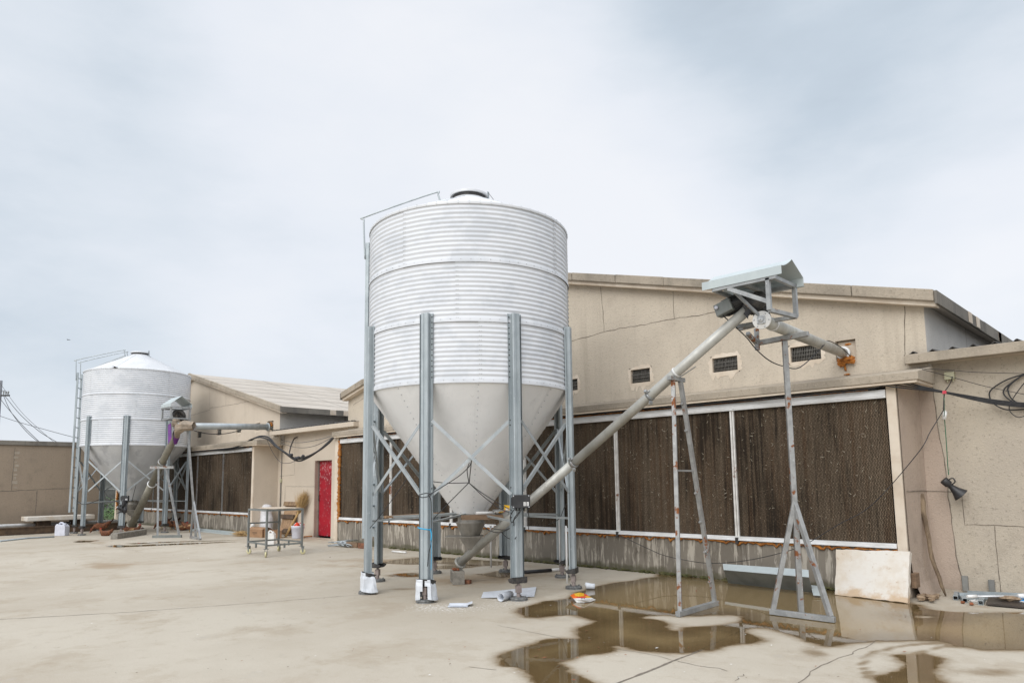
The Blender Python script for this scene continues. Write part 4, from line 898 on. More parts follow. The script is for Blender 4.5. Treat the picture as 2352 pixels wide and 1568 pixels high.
    for k in range(8):
        a = ph0 + k * pi / 4; e_, t_ = Vector((math.cos(a), math.sin(a), 0)), Vector((-math.sin(a), math.cos(a), 0))
        prof = [(-.088, .014), (-.088, 0), (-.048, 0), (-.048, .058), (-.040, .066), (-.012, .066), (-.008, .058), (.008, .058), (.012, .066), (.040, .066), (.048, .058), (.048, 0), (.088, 0), (.088, .014)]
        inner = [(x_ + (.0 if abs(x_) > .07 else (-.005 if x_ > 0 else .005)), y_ - .005 if y_ > .03 else y_ + .005) for x_, y_ in prof]
        P2 = [C0 + e_ * (rr + y_) + t_ * x_ for x_, y_ in prof] ; Q2 = [C0 + e_ * (rr + y_ - .006) + t_ * x_ * .93 for x_, y_ in prof]
        b = MB(); n_ = len(prof); vs = [p + Vector((0, 0, z)) for z in (.245, 3.40) for p in P2] + [p + Vector((0, 0, z)) for z in (.245, 3.40) for p in Q2]
        fs = [(i, i + 1, n_ + i + 1, n_ + i) for i in range(n_ - 1)] + [(2 * n_ + i, 2 * n_ + i + 1, 3 * n_ + i + 1, 3 * n_ + i) for i in range(n_ - 1)] + [(n_ + i, n_ + i + 1, 3 * n_ + i + 1, 3 * n_ + i) for i in range(n_ - 1)] + [(i, i + 1, 2 * n_ + i + 1, 2 * n_ + i) for i in range(n_ - 1)]
        b.add(vs, fs); leg = b.build('leg', 'leg', root)
        b = MB()
        for x_ in (-.068, .068):
            for z in np.arange(2.62, 3.36, .067): b.dome(C0 + e_ * (rr + .001) + t_ * x_ + Vector((0, 0, z)), .0095, e_, 6)
            for z in (.95, 1.24, 1.30, 2.04, 2.10): b.dome(C0 + e_ * (rr + .001) + t_ * x_ + Vector((0, 0, z)), .009, e_, 6)
        b.build('bolt_row', 'blacksteel', leg)
        f = C0 + e_ * (rr + .03); feet.append(f)
        b = MB(); q1 = C0 + e_ * (rr + .073); b.bar(q1 - t_ * .095 + Vector((0, 0, .235)), q1 + t_ * .095 + Vector((0, 0, .235)), .006, .062)
        for s in (-1, 1):
            w1 = C0 + e_ * (rr + .068) + t_ * s * .094; b.prism([w1 + Vector((0, 0, .265)), w1 + Vector((0, 0, .205)), w1 - e_ * .105 + Vector((0, 0, .205)), w1 - e_ * .13 + Vector((0, 0, .235))], t_ * .005)
        b.bar(C0 + e_ * (rr - .03) + Vector((0, 0, .2)), C0 + e_ * (rr + .075) + Vector((0, 0, .2)), .18, .010); b.build('foot_bracket', 'blacksteel', leg)
        b = MB(); b.bar(f - t_ * .03 + Vector((0, 0, .125)), f + t_ * .03 + Vector((0, 0, .125)), .058, .085); b.tube([f + Vector((0, 0, .16)), f + Vector((0, 0, .2))], .02, 10); b.tube([f + Vector((0, 0, .02)), f + Vector((0, 0, .09))], .024, 10); b.build('load_cell', 'ceramic', leg, bevel=.004)
        b = MB(); b.lathe([(.001, .012), (.102, .012), (.106, .018), (.104, .032), (.06, .036), (.001, .036)], (f.x, f.y, 0), 28); 
        for i in range(4): aa = a + pi / 4 + i * pi / 2; b.tube([(f.x + .08 * math.cos(aa), f.y + .08 * math.sin(aa), .03), (f.x + .08 * math.cos(aa), f.y + .08 * math.sin(aa), .05)], .009, 6)
        b.lathe([(.108, .001), (.108, .012), (.001, .012)], (f.x, f.y, 0), 24); b.build('foot_plate', 'rubber', leg)
    # bracing
    for k in range(8):
        a, a2 = ph0 + k * pi / 4, ph0 + (k + 1) * pi / 4; t1, t2 = Vector((-math.sin(a), math.cos(a), 0)), Vector((-math.sin(a2), math.cos(a2), 0))
        p1 = C0 + Vector((math.cos(a), math.sin(a), 0)) * (rr + .006) + t1 * .07; p2 = C0 + Vector((math.cos(a2), math.sin(a2), 0)) * (rr + .006) - t2 * .07
        up = (p1 - C0).normalized() + (p2 - C0).normalized()
        for zA, zB, o in ((2.10, 1.22, .004), (1.22, 2.10, -.010)):
            b = MB(); q1, q2 = p1 + Vector((0, 0, zA)) + up * o, p2 + Vector((0, 0, zB)) + up * o
            b.bar(q1, q2, .040, .004, up); s_ = Vector((0, 0, .018)); b.bar(q1 + s_ - up * .012, q2 + s_ - up * .012, .004, .026, up); b.build('brace', 'brace', root)
    for k in range(8):                       # radial ties from each leg to the outlet collar
        a = ph0 + k * pi / 4; e_ = Vector((math.cos(a), math.sin(a), 0)); b = MB(); p, q = C0 + e_ * (rr + .02) + Vector((0, 0, .90)), C0 + e_ * .20 + Vector((0, 0, .955))
        b.bar(p, q, .040, .004); b.bar(p - Vector((0, 0, .012)), q - Vector((0, 0, .012)), .004, .024); b.build('radial_tie', 'brace', root)
    # ladder and roof hoop
    a = lad_ang; e_, t_ = Vector((math.cos(a), math.sin(a), 0)), Vector((-math.sin(a), math.cos(a), 0)); lp = C0 + e_ * (R + off_)
    b = MB()
    for s in (-1, 1): b.bar(lp + t_ * s * .17 + Vector((0, 0, .62)), lp + t_ * s * .17 + Vector((0, 0, Zt + .02)), .035, .05, e_)
    for z in np.arange(.75, Zt, .30): b.bar(lp - t_ * .17 + Vector((0, 0, z)), lp + t_ * .17 + Vector((0, 0, z)), .022, .022, e_)
    for z in (1.2, 2.7, 3.5, 4.5):
        for s in (-1, 1): b.bar(lp + t_ * s * .17 + Vector((0, 0, z)), lp + t_ * s * .17 - e_ * .1 + Vector((0, 0, z)), .03, .005)
    lad = b.build('ladder', 'leg', root)
    b = MB(); inn = C0 + e_ * (rl + .12)
    for s in (-1, 1):
        o = t_ * s * .19
        b.tube(smoothpts([lp + e_ * .03 + o + Vector((0, 0, Zt - .22)), lp + e_ * .05 + o + Vector((0, 0, Zt + .15)), lp + e_ * .055 + o + Vector((0, 0, Zt + .36)), lp + e_ * .02 + o + Vector((0, 0, Zt + .41)), inn + e_ * .12 + o * .8 + Vector((0, 0, Zl + .13)), inn + e_ * .04 + o * .8 + Vector((0, 0, Zl + .10)), inn + o * .8 + Vector((0, 0, Zl - .05))], 5), .013, 8)
    b.build('hand_rail', 'brace', lad)
    b = MB()
    for s in (-1, 1): b.bar(C0 + e_ * (R + .06) + t_ * s * .15 + Vector((0, 0, Zt + .035)), inn + t_ * s * .13 + Vector((0, 0, Zl - .02)), .03, .03)
    for i in range(5): t = (i + .5) / 5; m_ = (C0 + e_ * (R + .06) + Vector((0, 0, Zt + .035))).lerp(inn + Vector((0, 0, Zl - .02)), t); b.bar(m_ - t_ * .14, m_ + t_ * .14, .02, .02)
    b.build('roof_ladder', 'brace', lad)
    # weigh box on the leg nearest to the camera side
    return root, C0, rr, feet
PH1 = rad(-64.33)
s1, S1, RR1, F1 = silo('large white feed silo in the middle, on eight galvanised legs', -7.2185, 6.571, 1.372, PH1, 'hopper', rad(44.28 + 180 + 14.5 - 27), (rad(-38), rad(-49.5), rad(-79)))
PH2 = rad(-72.4)
S2C = (-23.54, 7.52)
s2, S2, RR2, F2 = silo('farther white feed silo with patchy grey hopper beside the boundary wall', S2C[0], S2C[1], 1.47, PH2, 'hopper2', rad(238), (rad(-60), rad(-20), rad(-75)), True, .18)

def weigh_box(root, px, py, dist, labels=True):
    c = Vector(DP(px, py, dist)); r_, u_, f_ = Vector(RH), Vector((0, 0, 1)), Vector(FH)
    b = MB(); b.bar(c - r_ * .105, c + r_ * .105, .155, .075, f_)
    b.bar(c - r_ * .118, c - r_ * .105, .10, .05, f_); bx = b.build('weigh_box', 'black', root, bevel=.006)
    b = MB()
    for i in (-1, 1):
        for j in (-1, 1): b.dome(c + r_ * i * .09 + u_ * j * .064 - f_ * .038, .008, -f_, 8)
    b.build('lid_screw', 'bolt', bx)
    for dx in (.040, .075):
        b = MB(); b.bar(c + r_ * (dx - .013) - u_ * .028 - f_ * .0385, c + r_ * (dx + .013) - u_ * .028 - f_ * .0385, .045, .002, f_); b.cur = 1
        for dz in (-.040, -.032, -.018): b.bar(c + r_ * (dx - .008) + u_ * dz - f_ * .040, c + r_ * (dx + .007) + u_ * dz - f_ * .040, .004, .001, f_)
        b.build('label', ['white_plastic', 'ink'], bx)
    b = MB()
    for dx in (-.06, -.02, .03, .08): b.tube([c + r_ * dx - u_ * .075, c + r_ * dx - u_ * .105], .012, 8)
    b.build('cable_gland', 'black', bx)
    return c
WB1 = weigh_box(s1, 1197, 1151, 8.36)
WB2 = weigh_box(s2, 287, 1144, 20.2)

# cables on the front silo
def dp(*q): return [DP(x, y, d) for x, y, d in q]
cable('weigh_cable', 'black load-cell cables looped over the hopper of the front silo',
      [smoothpts(dp((983, 1137, 8.33), (1015, 1118, 8.4), (1055, 1092, 8.45), (1078, 1070, 8.5), (1083, 1056, 8.5))), smoothpts(dp((1083, 1058, 8.5), (1080, 1085, 8.6), (1078, 1108, 8.8))), smoothpts(dp((1078, 1062, 8.5), (1073, 1080, 8.6), (1077, 1108, 8.8))),
       smoothpts(dp((992, 1105, 8.6), (1030, 1109, 8.7), (1077, 1108, 8.8))), smoothpts(dp((1077, 1108, 8.8), (1045, 1140, 8.85), (1000, 1186, 8.75), (990, 1200, 8.6))), smoothpts(dp((1077, 1108, 8.8), (1105, 1130, 8.75), (1150, 1158, 8.6), (1175, 1171, 8.45))), smoothpts(dp((1078, 1109, 8.8), (1110, 1139, 8.75), (1150, 1168, 8.6), (1176, 1178, 8.45))),
       smoothpts(dp((962, 1137, 8.25), (970, 1142, 8.22), (990, 1137, 8.28), (980, 1132, 8.3), (962, 1136, 8.25))), smoothpts(dp((985, 1138, 8.27), (990, 1150, 8.27), (991, 1190, 8.27), (991, 1240, 8.27), (985, 1270, 8.27), (982, 1300, 8.27))),
       smoothpts(dp((1182, 1168, 8.3), (1172, 1185, 8.35), (1176, 1200, 8.4), (1184, 1185, 8.36), (1196, 1172, 8.3))), smoothpts(dp((1199, 1168, 8.3), (1190, 1182, 8.3), (1180, 1195, 8.36), (1178, 1208, 8.5), (1150, 1222, 8.8), (1125, 1218, 9.0), (1112, 1208, 9.1))),
       smoothpts(dp((1178, 1208, 8.5), (1160, 1216, 8.8), (1135, 1214, 9.0))), smoothpts(dp((1150, 1220, 8.8), (1165, 1234, 8.7), (1180, 1238, 8.5), (1186, 1232, 8.35)))], .0055)
cable('weigh_cable', 'thin black cable hanging across the leg of the front silo towards the pads',
      [smoothpts(dp((850, 1212, 8.9), (880, 1175, 9.4), (920, 1120, 10.2), (940, 1090, 10.6))), smoothpts(dp((1212, 1170, 8.3), (1215, 1190, 8.36), (1214, 1215, 8.4))), smoothpts(dp((1320, 1140, 9.7), (1308, 1150, 9.8), (1296, 1165, 9.9), (1285, 1190, 10.2), (1260, 1204, 10.4)))], .005)
b = MB()
lc = Vector(DP(976, 1213, 8.32))
b.tube(smoothpts(dp((960, 1211, 8.33), (966, 1213, 8.26), (978, 1215, 8.24), (990, 1216, 8.28), (991, 1212, 8.34))), .008, 6); b.tube(smoothpts(dp((989, 1216, 8.27), (991, 1228, 8.26), (990, 1240, 8.26))), .008, 6); b.tube(smoothpts(dp((990, 1238, 8.26), (991, 1270, 8.27), (990, 1308, 8.27))), .004, 5)
tag(b.build('rope', 'blue_rope'), 'bright blue rope tied round the front silo leg', 'rope')
cable('weigh_cable', 'black cables hanging below the hopper of the farther silo', [smoothpts(dp((238, 1125, 20.8), (250, 1142, 20.6), (275, 1155, 20.3))), smoothpts(dp((178, 1150, 20.5), (195, 1158, 20.2), (230, 1146, 20.6))), smoothpts(dp((313, 1112, 20.4), (308, 1130, 20.4), (303, 1152, 20.6)))], .009)
# black bag tied under the weigh box of the farther silo
c = Vector(DP(285, 1163, 20.1)); b = MB(); b.blob(c, .15, 5, 12, 8, .35, (.9, .5, 1.25)); b.blob(c + Vector((-.06, -.05, -.04)), .09, 6, 10, 6, .4); b.prism([c + Vector(RH) * .0 - Vector((0, 0, .14)), c - Vector(RH) * .22 - Vector((0, 0, .20)), c - Vector(RH) * .05 - Vector((0, 0, .08))], (.01, .01, 0))
tag(b.build('plastic_bag', 'black'), 'black plastic bag tied round the farther silo leg', 'bag')

# torn wrapping round two feet of the front silo
def foot_wrap(foot, e_ang, label, flare, open_side):
    b = MB(); e_, t_ = Vector((math.cos(e_ang), math.sin(e_ang), 0)), Vector((-math.sin(e_ang), math.cos(e_ang), 0)); n_ = 22; rg = random.Random(4)
    base = []; 
    for k in range(n_ + 1):
        th = -pi + 2 * pi * k / n_
        base.append(th)
    zs = [.262, .250, .228, .19, .13, .075, .035]; vs = []
    for j, z in enumerate(zs):
        for th in base:
            sq = 1 / max(abs(math.cos(th)), abs(math.sin(th))); sq = min(sq, 1.3)
            r = (.078 if j < 3 else .082 + flare * ((j - 2) / 4) * (.5 + .5 * math.cos(th - 2.2))) * (1.0 + .04 * math.sin(th * 5 + j)) + rg.uniform(-.003, .003)
            c = foot + e_ * (math.cos(th) * r * sq * .85) + t_ * (math.sin(th) * r * sq * 1.15); vs.append((c.x, c.y, z + .012 * math.sin(th * 2 + 1) * (j == 6)))
    fs = []
    for j in range(len(zs) - 1):
        for k in range(n_):
            th = base[k] + .14
            if open_side is not None:
                d = abs((th - open_side + pi) % (2 * pi) - pi); lim = (.28, .10, .16, .30, .45, .52)[j]
                if d < lim: continue
            fs.append((j * (n_ + 1) + k, j * (n_ + 1) + k + 1, (j + 1) * (n_ + 1) + k + 1, (j + 1) * (n_ + 1) + k))
    b.smooth = False; b.add(vs, fs); return tag(b.build('foot_wrap', 'film', thick=.003), label, 'plastic wrap')
order = sorted(range(8), key=lambda k: F1[k] @ Vector(FH))
angs = [PH1 + k * pi / 4 for k in range(8)]
byx = sorted(range(8), key=lambda k: F1[k] @ Vector(RH))
kl = byx[0] if F1[byx[0]] @ Vector(FH) < F1[byx[1]] @ Vector(FH) else byx[1]
kf = order[0] if F1[order[0]] @ Vector(RH) < F1[order[1]] @ Vector(RH) else order[1]
foot_wrap(F1[kl], angs[kl], 'closed white plastic wrap flaring round the left foot of the front silo', .055, None)
foot_wrap(F1[kf], angs[kf], 'torn white plastic wrap open round the foremost foot of the front silo', .035, -YAW - pi / 2 + 2 * YAW - angs[kf] - .15)

# ------------------------------------------------------------------ augers
AY = 6.6; sl1 = (3.078 - .23) / (7.532 - 3.08)
def ax1(x): return Vector((x, AY, .23 + (x + 7.532) * sl1))
D1 = (ax1(-3) - ax1(-7)).normalized()
au = thing('feed_auger', 'long galvanised auger pipe rising from under the front silo', 'auger', ax1(-7.5), 'inclined feed augers')
b = MB(); b.tube([ax1(-7.47), ax1(-5.45)], .056, 28); b.build('lower_tube', 'tube', au)
b = MB(); b.tube([ax1(-5.45), ax1(-3.02)], .053, 28); b.build('upper_tube', 'tube', au)
b = MB(); b.lathe([(.001, -.01), (.085, -.01), (.085, .012), (.056, .013)], ax1(-7.47), 28, D1)
for i in range(6):
    a = i * pi / 3; q = Vector((0, 0, 1)).rotation_difference(D1); c = ax1(-7.47) + q @ Vector((.072 * math.cos(a), .072 * math.sin(a), .012)); b.dome(c, .009, D1, 6, .9)
b.build('end_flange', 'tube', au)
for x, r in ((-5.42, .060), (-4.32, .057)):
    b = MB(); b.lathe([(.056, -.016), (r + .004, -.016), (r + .004, .016), (.056, .016)], ax1(x), 28, D1); c = ax1(x) + Vector((0, -.055, .03)); b.bar(c, c + Vector((.0, -.035, .02)), .03, .03); b.tube([c - D1 * .02, c + D1 * .04], .008, 6); c2 = ax1(x) + Vector((.02, -.03, -.07)); b.bar(c2, c2 + Vector((.03, -.02, -.02)), .03, .03); b.build('clamp', 'ruststeel_light', au)
b = MB(); rg = random.Random(3)              # rusty weld and dribbled white paint at the inlet
for k in range(9): x = -6.95 + k * .035; c = ax1(x) + Vector((0, -.03, .050)); b.blob(c, .018, k, 7, 5, .4, (1.4, .8, .6))
b.build('weld_bead', 'rubble', au)
b = MB()
for k in range(7): c = ax1(-5.93 + k * .025) + Vector((0, -.0535, .012 * math.sin(k * 2.1))); b.bar(c + Vector((-.006, 0, -.020)), c + Vector((.008, .003, .028)), .006, .003, (0, 1, 0))
b.build('paint_mark', 'white_plastic', au)
# flared feed chute welded on the tube just above the outlet
c = ax1(-6.60) + Vector((0, 0, .05)); b = MB(); tp = [(-.16, -.06), (.16, -.06), (.16, .10), (-.16, .10)]
vs = [c + Vector((x, y, .13)) for x, y in tp] + [c + Vector((x * .28, y * .4, -.02 + x * .15)) for x, y in tp]; b.add(vs, [(k, (k + 1) % 4, 4 + (k + 1) % 4, 4 + k) for k in range(4)]); b.build('feed_chute', 'ruststeel_light', au, thick=.004)

tr = thing('transfer_auger', 'level auger pipe from white end plate to the foamed wall hole', 'auger', (-2.99, 6.58, 2.905), 'level transfer augers')
t0, t1 = Vector((-2.99, 6.58, 2.905)), Vector((-3.29, 9.70, 2.985)); dT = (t1 - t0).normalized()
b = MB(); b.tube([t0, t1], .062, 28); b.build('tube', 'tube', tr)
b = MB(); b.lathe([(.001, -.012), (.090, -.012), (.090, .004), (.062, .004)], t0, 40, dT); ep = b.build('end_plate', 'white_plastic', tr, bevel=.002)
b = MB(); q = Vector((0, 0, 1)).rotation_difference(dT)
for i in range(6): a = i * pi / 3 + .2; b.dome(t0 + q @ Vector((.073 * math.cos(a), .073 * math.sin(a), -.012)), .009, -dT, 8, .9)
b.build('end_bolts', 'bolt', ep)
b = MB(); b.box(t0.x - .040, t0.x + .040, t0.y - .026, t0.y - .012, t0.z - .040, t0.z + .040)
for i in (-1, 1):
    for j in (-1, 1): b.dome((t0.x + i * .029, t0.y - .026, t0.z + j * .029), .010, (0, -1, 0), 8, .9)
b.lathe([(.026, 0), (.026, .016), (.012, .018), (.012, .034), (.001, .034)], (t0.x, t0.y - .026, t0.z), 20, (0, -1, 0)); b.build('bearing', 'bolt', ep, bevel=.003)
b = MB(); b.lathe([(.062, -.02), (.085, -.02), (.085, .01), (.062, .01)], t1 - dT * .12, 28, dT); b.build('wall_flange', 'white_alu', tr)
b = MB(); b.lathe([(.062, -.012), (.067, -.012), (.067, .012), (.062, .012)], t0 + dT * .30, 28, dT); b.build('band', 'white_alu', tr)

# gear motor at the auger head, with torn black boot
hm = thing('auger_motor', 'black drive motor under the pale hood of the near auger', 'motor', ax1(-3.1), 'auger drive motors')
mc = ax1(-3.30) + Vector((.0, .03, .19)); dm = Vector((1, 0, .28)).normalized()
b = MB(); b.lathe([(.001, -.17), (.05, -.17), (.075, -.15), (.08, -.10), (.08, .10), (.06, .13), (.001, .13)], mc, 24, dm)
for i in range(14): a = 2 * pi * i / 14; q = Vector((0, 0, 1)).rotation_difference(dm); o = q @ Vector((.083 * math.cos(a), .083 * math.sin(a), 0)); b.bar(mc + o - dm * .1, mc + o + dm * .1, .008, .014, o)
b.build('motor_body', 'black', hm)
b = MB(); b.bar(mc + Vector((-.16, -.05, -.06)), mc + Vector((.02, -.05, -.005)), .11, .13); b.build('terminal_box', 'hood_dark', hm, bevel=.01)
c = mc + Vector((-.13, -.118, -.03)); b = MB(); b.lathe([(.018, 0), (.018, .012), (.001, .014)], c, 14, (0, -1, 0)); b.build('knock_out', 'bluish_plastic', hm)
b = MB(); g0 = ax1(-3.06); b.lathe([(.07, -.10), (.085, -.02), (.085, .08), (.05, .12), (.001, .12)], g0, 18, D1); b.bar(g0 + Vector((-.02, 0, .06)), mc + Vector((.12, 0, -.02)), .07, .06); b.build('gearbox', 'blacksteel', hm)
b = MB(); n_ = 14; rg = random.Random(6); vs = []
for j, (z, r) in enumerate(((.055, .085), (0, .088), (-.06, .082), (-.115, .075))):
    for k in range(n_):
        a = 2 * pi * k / n_; rr_ = r * (1 + rg.uniform(-.14, .14)); vs.append((-3.08 + rr_ * 1.1 * math.cos(a), 6.70 + .09 * (j / 3) + rr_ * math.sin(a), 3.09 + z + rg.uniform(-.014, .014)))
b.add(vs, [(j * n_ + k, j * n_ + (k + 1) % n_, (j + 1) * n_ + (k + 1) % n_, (j + 1) * n_ + k) for j in range(3) for k in range(n_)])
for k in range(9): p = ax1(-3.16 + .012 * k) + Vector((0, -.056 - .001 * k, -.03 + .012 * k)); b.add([p, p + Vector((.07, -.015, .02)), p + Vector((.05, -.01, -.045 - .03 * rg.random()))], [(0, 1, 2)])
b.build('rubber_boot', 'black', hm, thick=.003)
b = MB(); c = ax1(-2.92) + Vector((0, .0, .16)); b.lathe([(.07, -.02), (.075, -.008), (.06, 0), (.075, .008), (.07, .02)], c, 28, (0, 1, .0)); b.build('pulley', 'ruststeel', hm)

def xb(b, p, q, s=.038): b.bar(p, q, s, s)
# hood on its welded frame
hd = thing('motor_hood', 'pale folded sheet hood on a rusty tube frame above the auger', 'hood', (-3.05, 6.55, 3.2), 'motor rain hoods')
def hood_sheet(b, x0, x1, yf, yb, zl, zr, fl, n=6, curl=.0):
    prof = [(yf, zl - fl), (yf, zl)] + [(yf + (.5 * (yb - yf)) * (k / n), zl + (zr - zl) * (k / n) ** (1 + curl)) for k in range(1, n + 1)] + [(yb, zl - .02), (yb, zl - fl - .02), (yb + .02, zl - fl - .025)]
    vs = [(x, y, z) for x in (x0, x1) for y, z in prof]; m_ = len(prof); b.add(vs, [(i, i + 1, m_ + i + 1, m_ + i) for i in range(m_ - 1)])
b = MB(); hood_sheet(b, -3.47, -2.655, 6.31, 6.81, 3.325, 3.435, .080, 6, .55); b.build('hood_sheet', 'hood', hd, thick=.003)
b = MB(); fz = 3.235
for y in (6.335, 6.79): xb(b, (-3.36, y, fz), (-2.72, y, fz))
for x in (-3.36, -3.05, -2.74): xb(b, (x, 6.335, fz - .002), (x, 6.79, fz - .002), .034)
b.build('top_frame', 'ruststeel_light', hd)
for x, y in ((-2.80, 6.335), (-2.74, 6.79), (-3.36, 6.79)): b = MB(); xb(b, (x, y, fz), (x, y, 2.93)); b.build('post', 'ruststeel_light', hd)
b = MB(); xb(b, (-2.80, 6.335, 2.93), (-2.74, 6.79, 2.93)); xb(b, (-2.74, 6.79, 2.93), (-3.36, 6.79, 2.93)); b.build('lower_frame', 'ruststeel', hd)
b = MB(); xb(b, (-3.20, 6.335, fz - .02), (-2.82, 6.36, 3.02), .04); b.build('front_strut', 'ruststeel_light', hd)
b = MB(); xb(b, (-3.18, 6.35, fz - .02), (-2.98, 6.62, 2.90), .026); b.build('back_strut', 'ruststeel_light', hd)

# tripod stand under the transfer pipe, and its cradle
st = thing('tripod_stand', 'rusty three-legged stand carrying the level pipe above the big puddle', 'stand', (-3.07, 7.25, 0), 'tripod pipe stands')
topz = 2.80
b = MB(); xb(b, (-3.07, 7.27, topz), (-3.055, 7.25, .02), .052); b.build('post', 'ruststeel', st, bevel=.003)
fa, fb = Vector(G(1776, 1404, .035)), Vector(G(1908, 1421, .035)); fc = fa.lerp(fb, .46)
for e_ in (fa, fb): b = MB(); xb(b, (-3.058, 7.25, 1.12), e_ + Vector((0, 0, .02)), .046); b.build('leg', 'ruststeel', st, bevel=.003)
b = MB(); xb(b, fa + (fa - fb).normalized() * .03, fb + (fb - fa).normalized() * .04, .052); b.build('foot_rail', 'ruststeel_light', st, bevel=.003)
b = MB(); xb(b, (-3.39, 7.27, topz + .022), (-2.82, 7.27, topz + .042), .052); xb(b, (-3.37, 7.25, topz + .02), (-3.37, 7.05, topz + .1), .04); xb(b, (-3.36, 7.245, topz - .06), (-3.36, 7.245, topz + .18), .042); b.build('cradle_beam', 'ruststeel', st, bevel=.003)
b = MB(); xb(b, (-3.42, 6.98, topz + .15), (-3.14, 6.98, topz + .17), .045); xb(b, (-3.36, 6.98, topz + .17), (-3.36, 6.80, 2.93 + .0), .036); b.build('side_arm', 'ruststeel', st)
# A-frame ladder under the inclined auger
lf = thing('ladder_stand', 'leaning two-post ladder stand under the inclined pipe, in the puddle', 'stand', (-4.0, 6.9, 0), 'pipe ladder stands')
la, lb = Vector(G(1562, 1408, .03)), Vector(G(1642, 1385, .03)); zc = ax1(-3.98).z - .085; ta, tb = Vector((-3.99, 6.55, zc)), Vector((-3.97, 6.665, zc - .005))
for p, q in ((la, ta), (lb, tb)): b = MB(); xb(b, p, q, .042); b.build('post', 'ruststeel', lf, bevel=.003)
b = MB(); d = (lb - la).normalized(); xb(b, la - d * .05, lb + d * .05, .052); b.build('foot_rail', 'ruststeel_light', lf, bevel=.003)
b = MB(); xb(b, (-3.99, 6.47, zc + .02), (-3.975, 6.74, zc + .015), .046); b.build('top_plate', 'ruststeel', lf, bevel=.003)
b = MB(); p, q = la.lerp(ta, .60), lb.lerp(tb, .60); xb(b, p, q, .018); b.build('rung', 'ruststeel_light', lf)
b = MB()
for t in (.10, .235, .37, .50, .78, .9): c = lb.lerp(tb, t); b.tube([c + Vector((-.005, -.05, 0)), c + Vector((0, .02, 0))], .013, 8)
b.build('rung_stub', 'ruststeel', lf)
b = MB(); c = ax1(-3.98); b.lathe([(.054, -.012), (.060, -.012), (.060, .012), (.054, .012)], c, 24, D1); b.bar(c + Vector((0, .05, -.05)), (-3.8, 6.7, ax1(-3.8).z - .06), .03, .008); b.build('saddle', 'white_alu', lf)

# augers of the farther silo
B2, T2 = Vector((-23.45, 7.5, .20)), Vector((-19.36, 7.20, 2.80)); D2 = (T2 - B2).normalized()
au2 = thing('feed_auger', 'dull grey auger pipe rising from under the farther silo', 'auger', B2, 'inclined feed augers')
m2 = B2.lerp(T2, .47)
b = MB(); b.tube([B2, m2], .10, 20); b.build('lower_tube', 'tube_old', au2)
b = MB(); b.tube([m2, T2], .092, 20); b.build('upper_tube', 'tube_old', au2)
for t, mm in ((.47, 'white_alu'), (.70, 'ruststeel')): b = MB(); b.lathe([(.09, -.03), (.118, -.025), (.118, .0), (.10, .01)], B2.lerp(T2, t), 20, D2); b.build('clamp', mm, au2)
b = MB(); b.lathe([(.001, -.01), (.15, -.01), (.15, .02), (.09, .02)], B2, 20, D2); b.build('end_flange', 'tube_old', au2)
u0, u1 = Vector((-19.05, 7.08, 2.91)), Vector((-19.06, 9.70, 3.0)); dU = (u1 - u0).normalized()
tr2 = thing('transfer_auger', 'level auger pipe crossing the small vents of the farther house', 'auger', u0, 'level transfer augers')
b = MB(); b.tube([u0, u1], .085, 20); b.build('tube', 'brace', tr2)
b = MB(); b.lathe([(.085, -.03), (.12, -.03), (.12, .0), (.085, .0)], u1 - dU * .12, 20, dU); b.build('wall_flange', 'brace', tr2)
# wrapped joint: printed sack tied over the elbow
c = T2.lerp(u0, .5); b = MB(); n_ = 14; rg = random.Random(8); vs = []
spine = [(T2 + Vector((-.12, 0, -.24)), .11), (T2 + Vector((-.02, 0, -.06)), .14), (c + Vector((.02, 0, .0)), .155), (u0 + Vector((.10, .12, .0)), .125), (u0 + Vector((.20, .34, .0)), .10)]
for p, r in spine:
    for k in range(n_):
        a = 2 * pi * k / n_; q = r * (1 + rg.uniform(-.12, .12)); vs.append(p + Vector(RH) * 0 + Vector((q * .55 * math.sin(a), -q * .75 * math.sin(a), q * math.cos(a) * 1.05)))
b.cur = 0; b.add(vs, []); 
for j in range(4):
    b.cur = 1 if j < 1 else 0
    for k in range(n_): b.f.append([j * n_ + k, j * n_ + (k + 1) % n_, (j + 1) * n_ + (k + 1) % n_, (j + 1) * n_ + k]); b.mi.append(b.cur); b.sm.append(False)
b.cur = 1; p = T2 + Vector((-.06, -.2, .10)); b.add([p + Vector((-.08, 0, .06)), p + Vector((.12, 0, .10)), p + Vector((.16, .02, -.28)), p + Vector((.0, 0, -.46))], [(0, 1, 2, 3)])
tag(b.build('printed_sack', ['tansack', 'purple'], thick=.006), 'purple and tan sack tied over the elbow of the far augers', 'sack')
hm2 = thing('auger_motor', 'black drive motor with pulley under the small hood of the far auger', 'motor', T2 + Vector((0, 0, .3)), 'auger drive motors')
mc2 = T2 + Vector((-.08, -.02, .44)); b = MB(); b.lathe([(.001, -.2), (.08, -.19), (.10, -.15), (.10, .13), (.06, .16), (.001, .16)], mc2, 18, (.9, -.35, .1)); b.build('motor_body', 'black', hm2)
b = MB(); c = T2 + Vector((.18, -.02, .40)); b.lathe([(.15, -.04), (.16, 0), (.15, .04), (.12, .04), (.11, 0), (.04, .02), (.001, .03)], c, 24, (.35, -.75, -.4))
for k in range(5): a = k * 2 * pi / 5; q = Vector((0, 0, 1)).rotation_difference(Vector((.35, -.75, -.4)).normalized()); b.bar(c + q @ Vector((.04 * math.cos(a), .04 * math.sin(a), .03)), c + q @ Vector((.12 * math.cos(a), .12 * math.sin(a), .03)), .025, .02)
b.build('pulley', 'blacksteel', hm2)
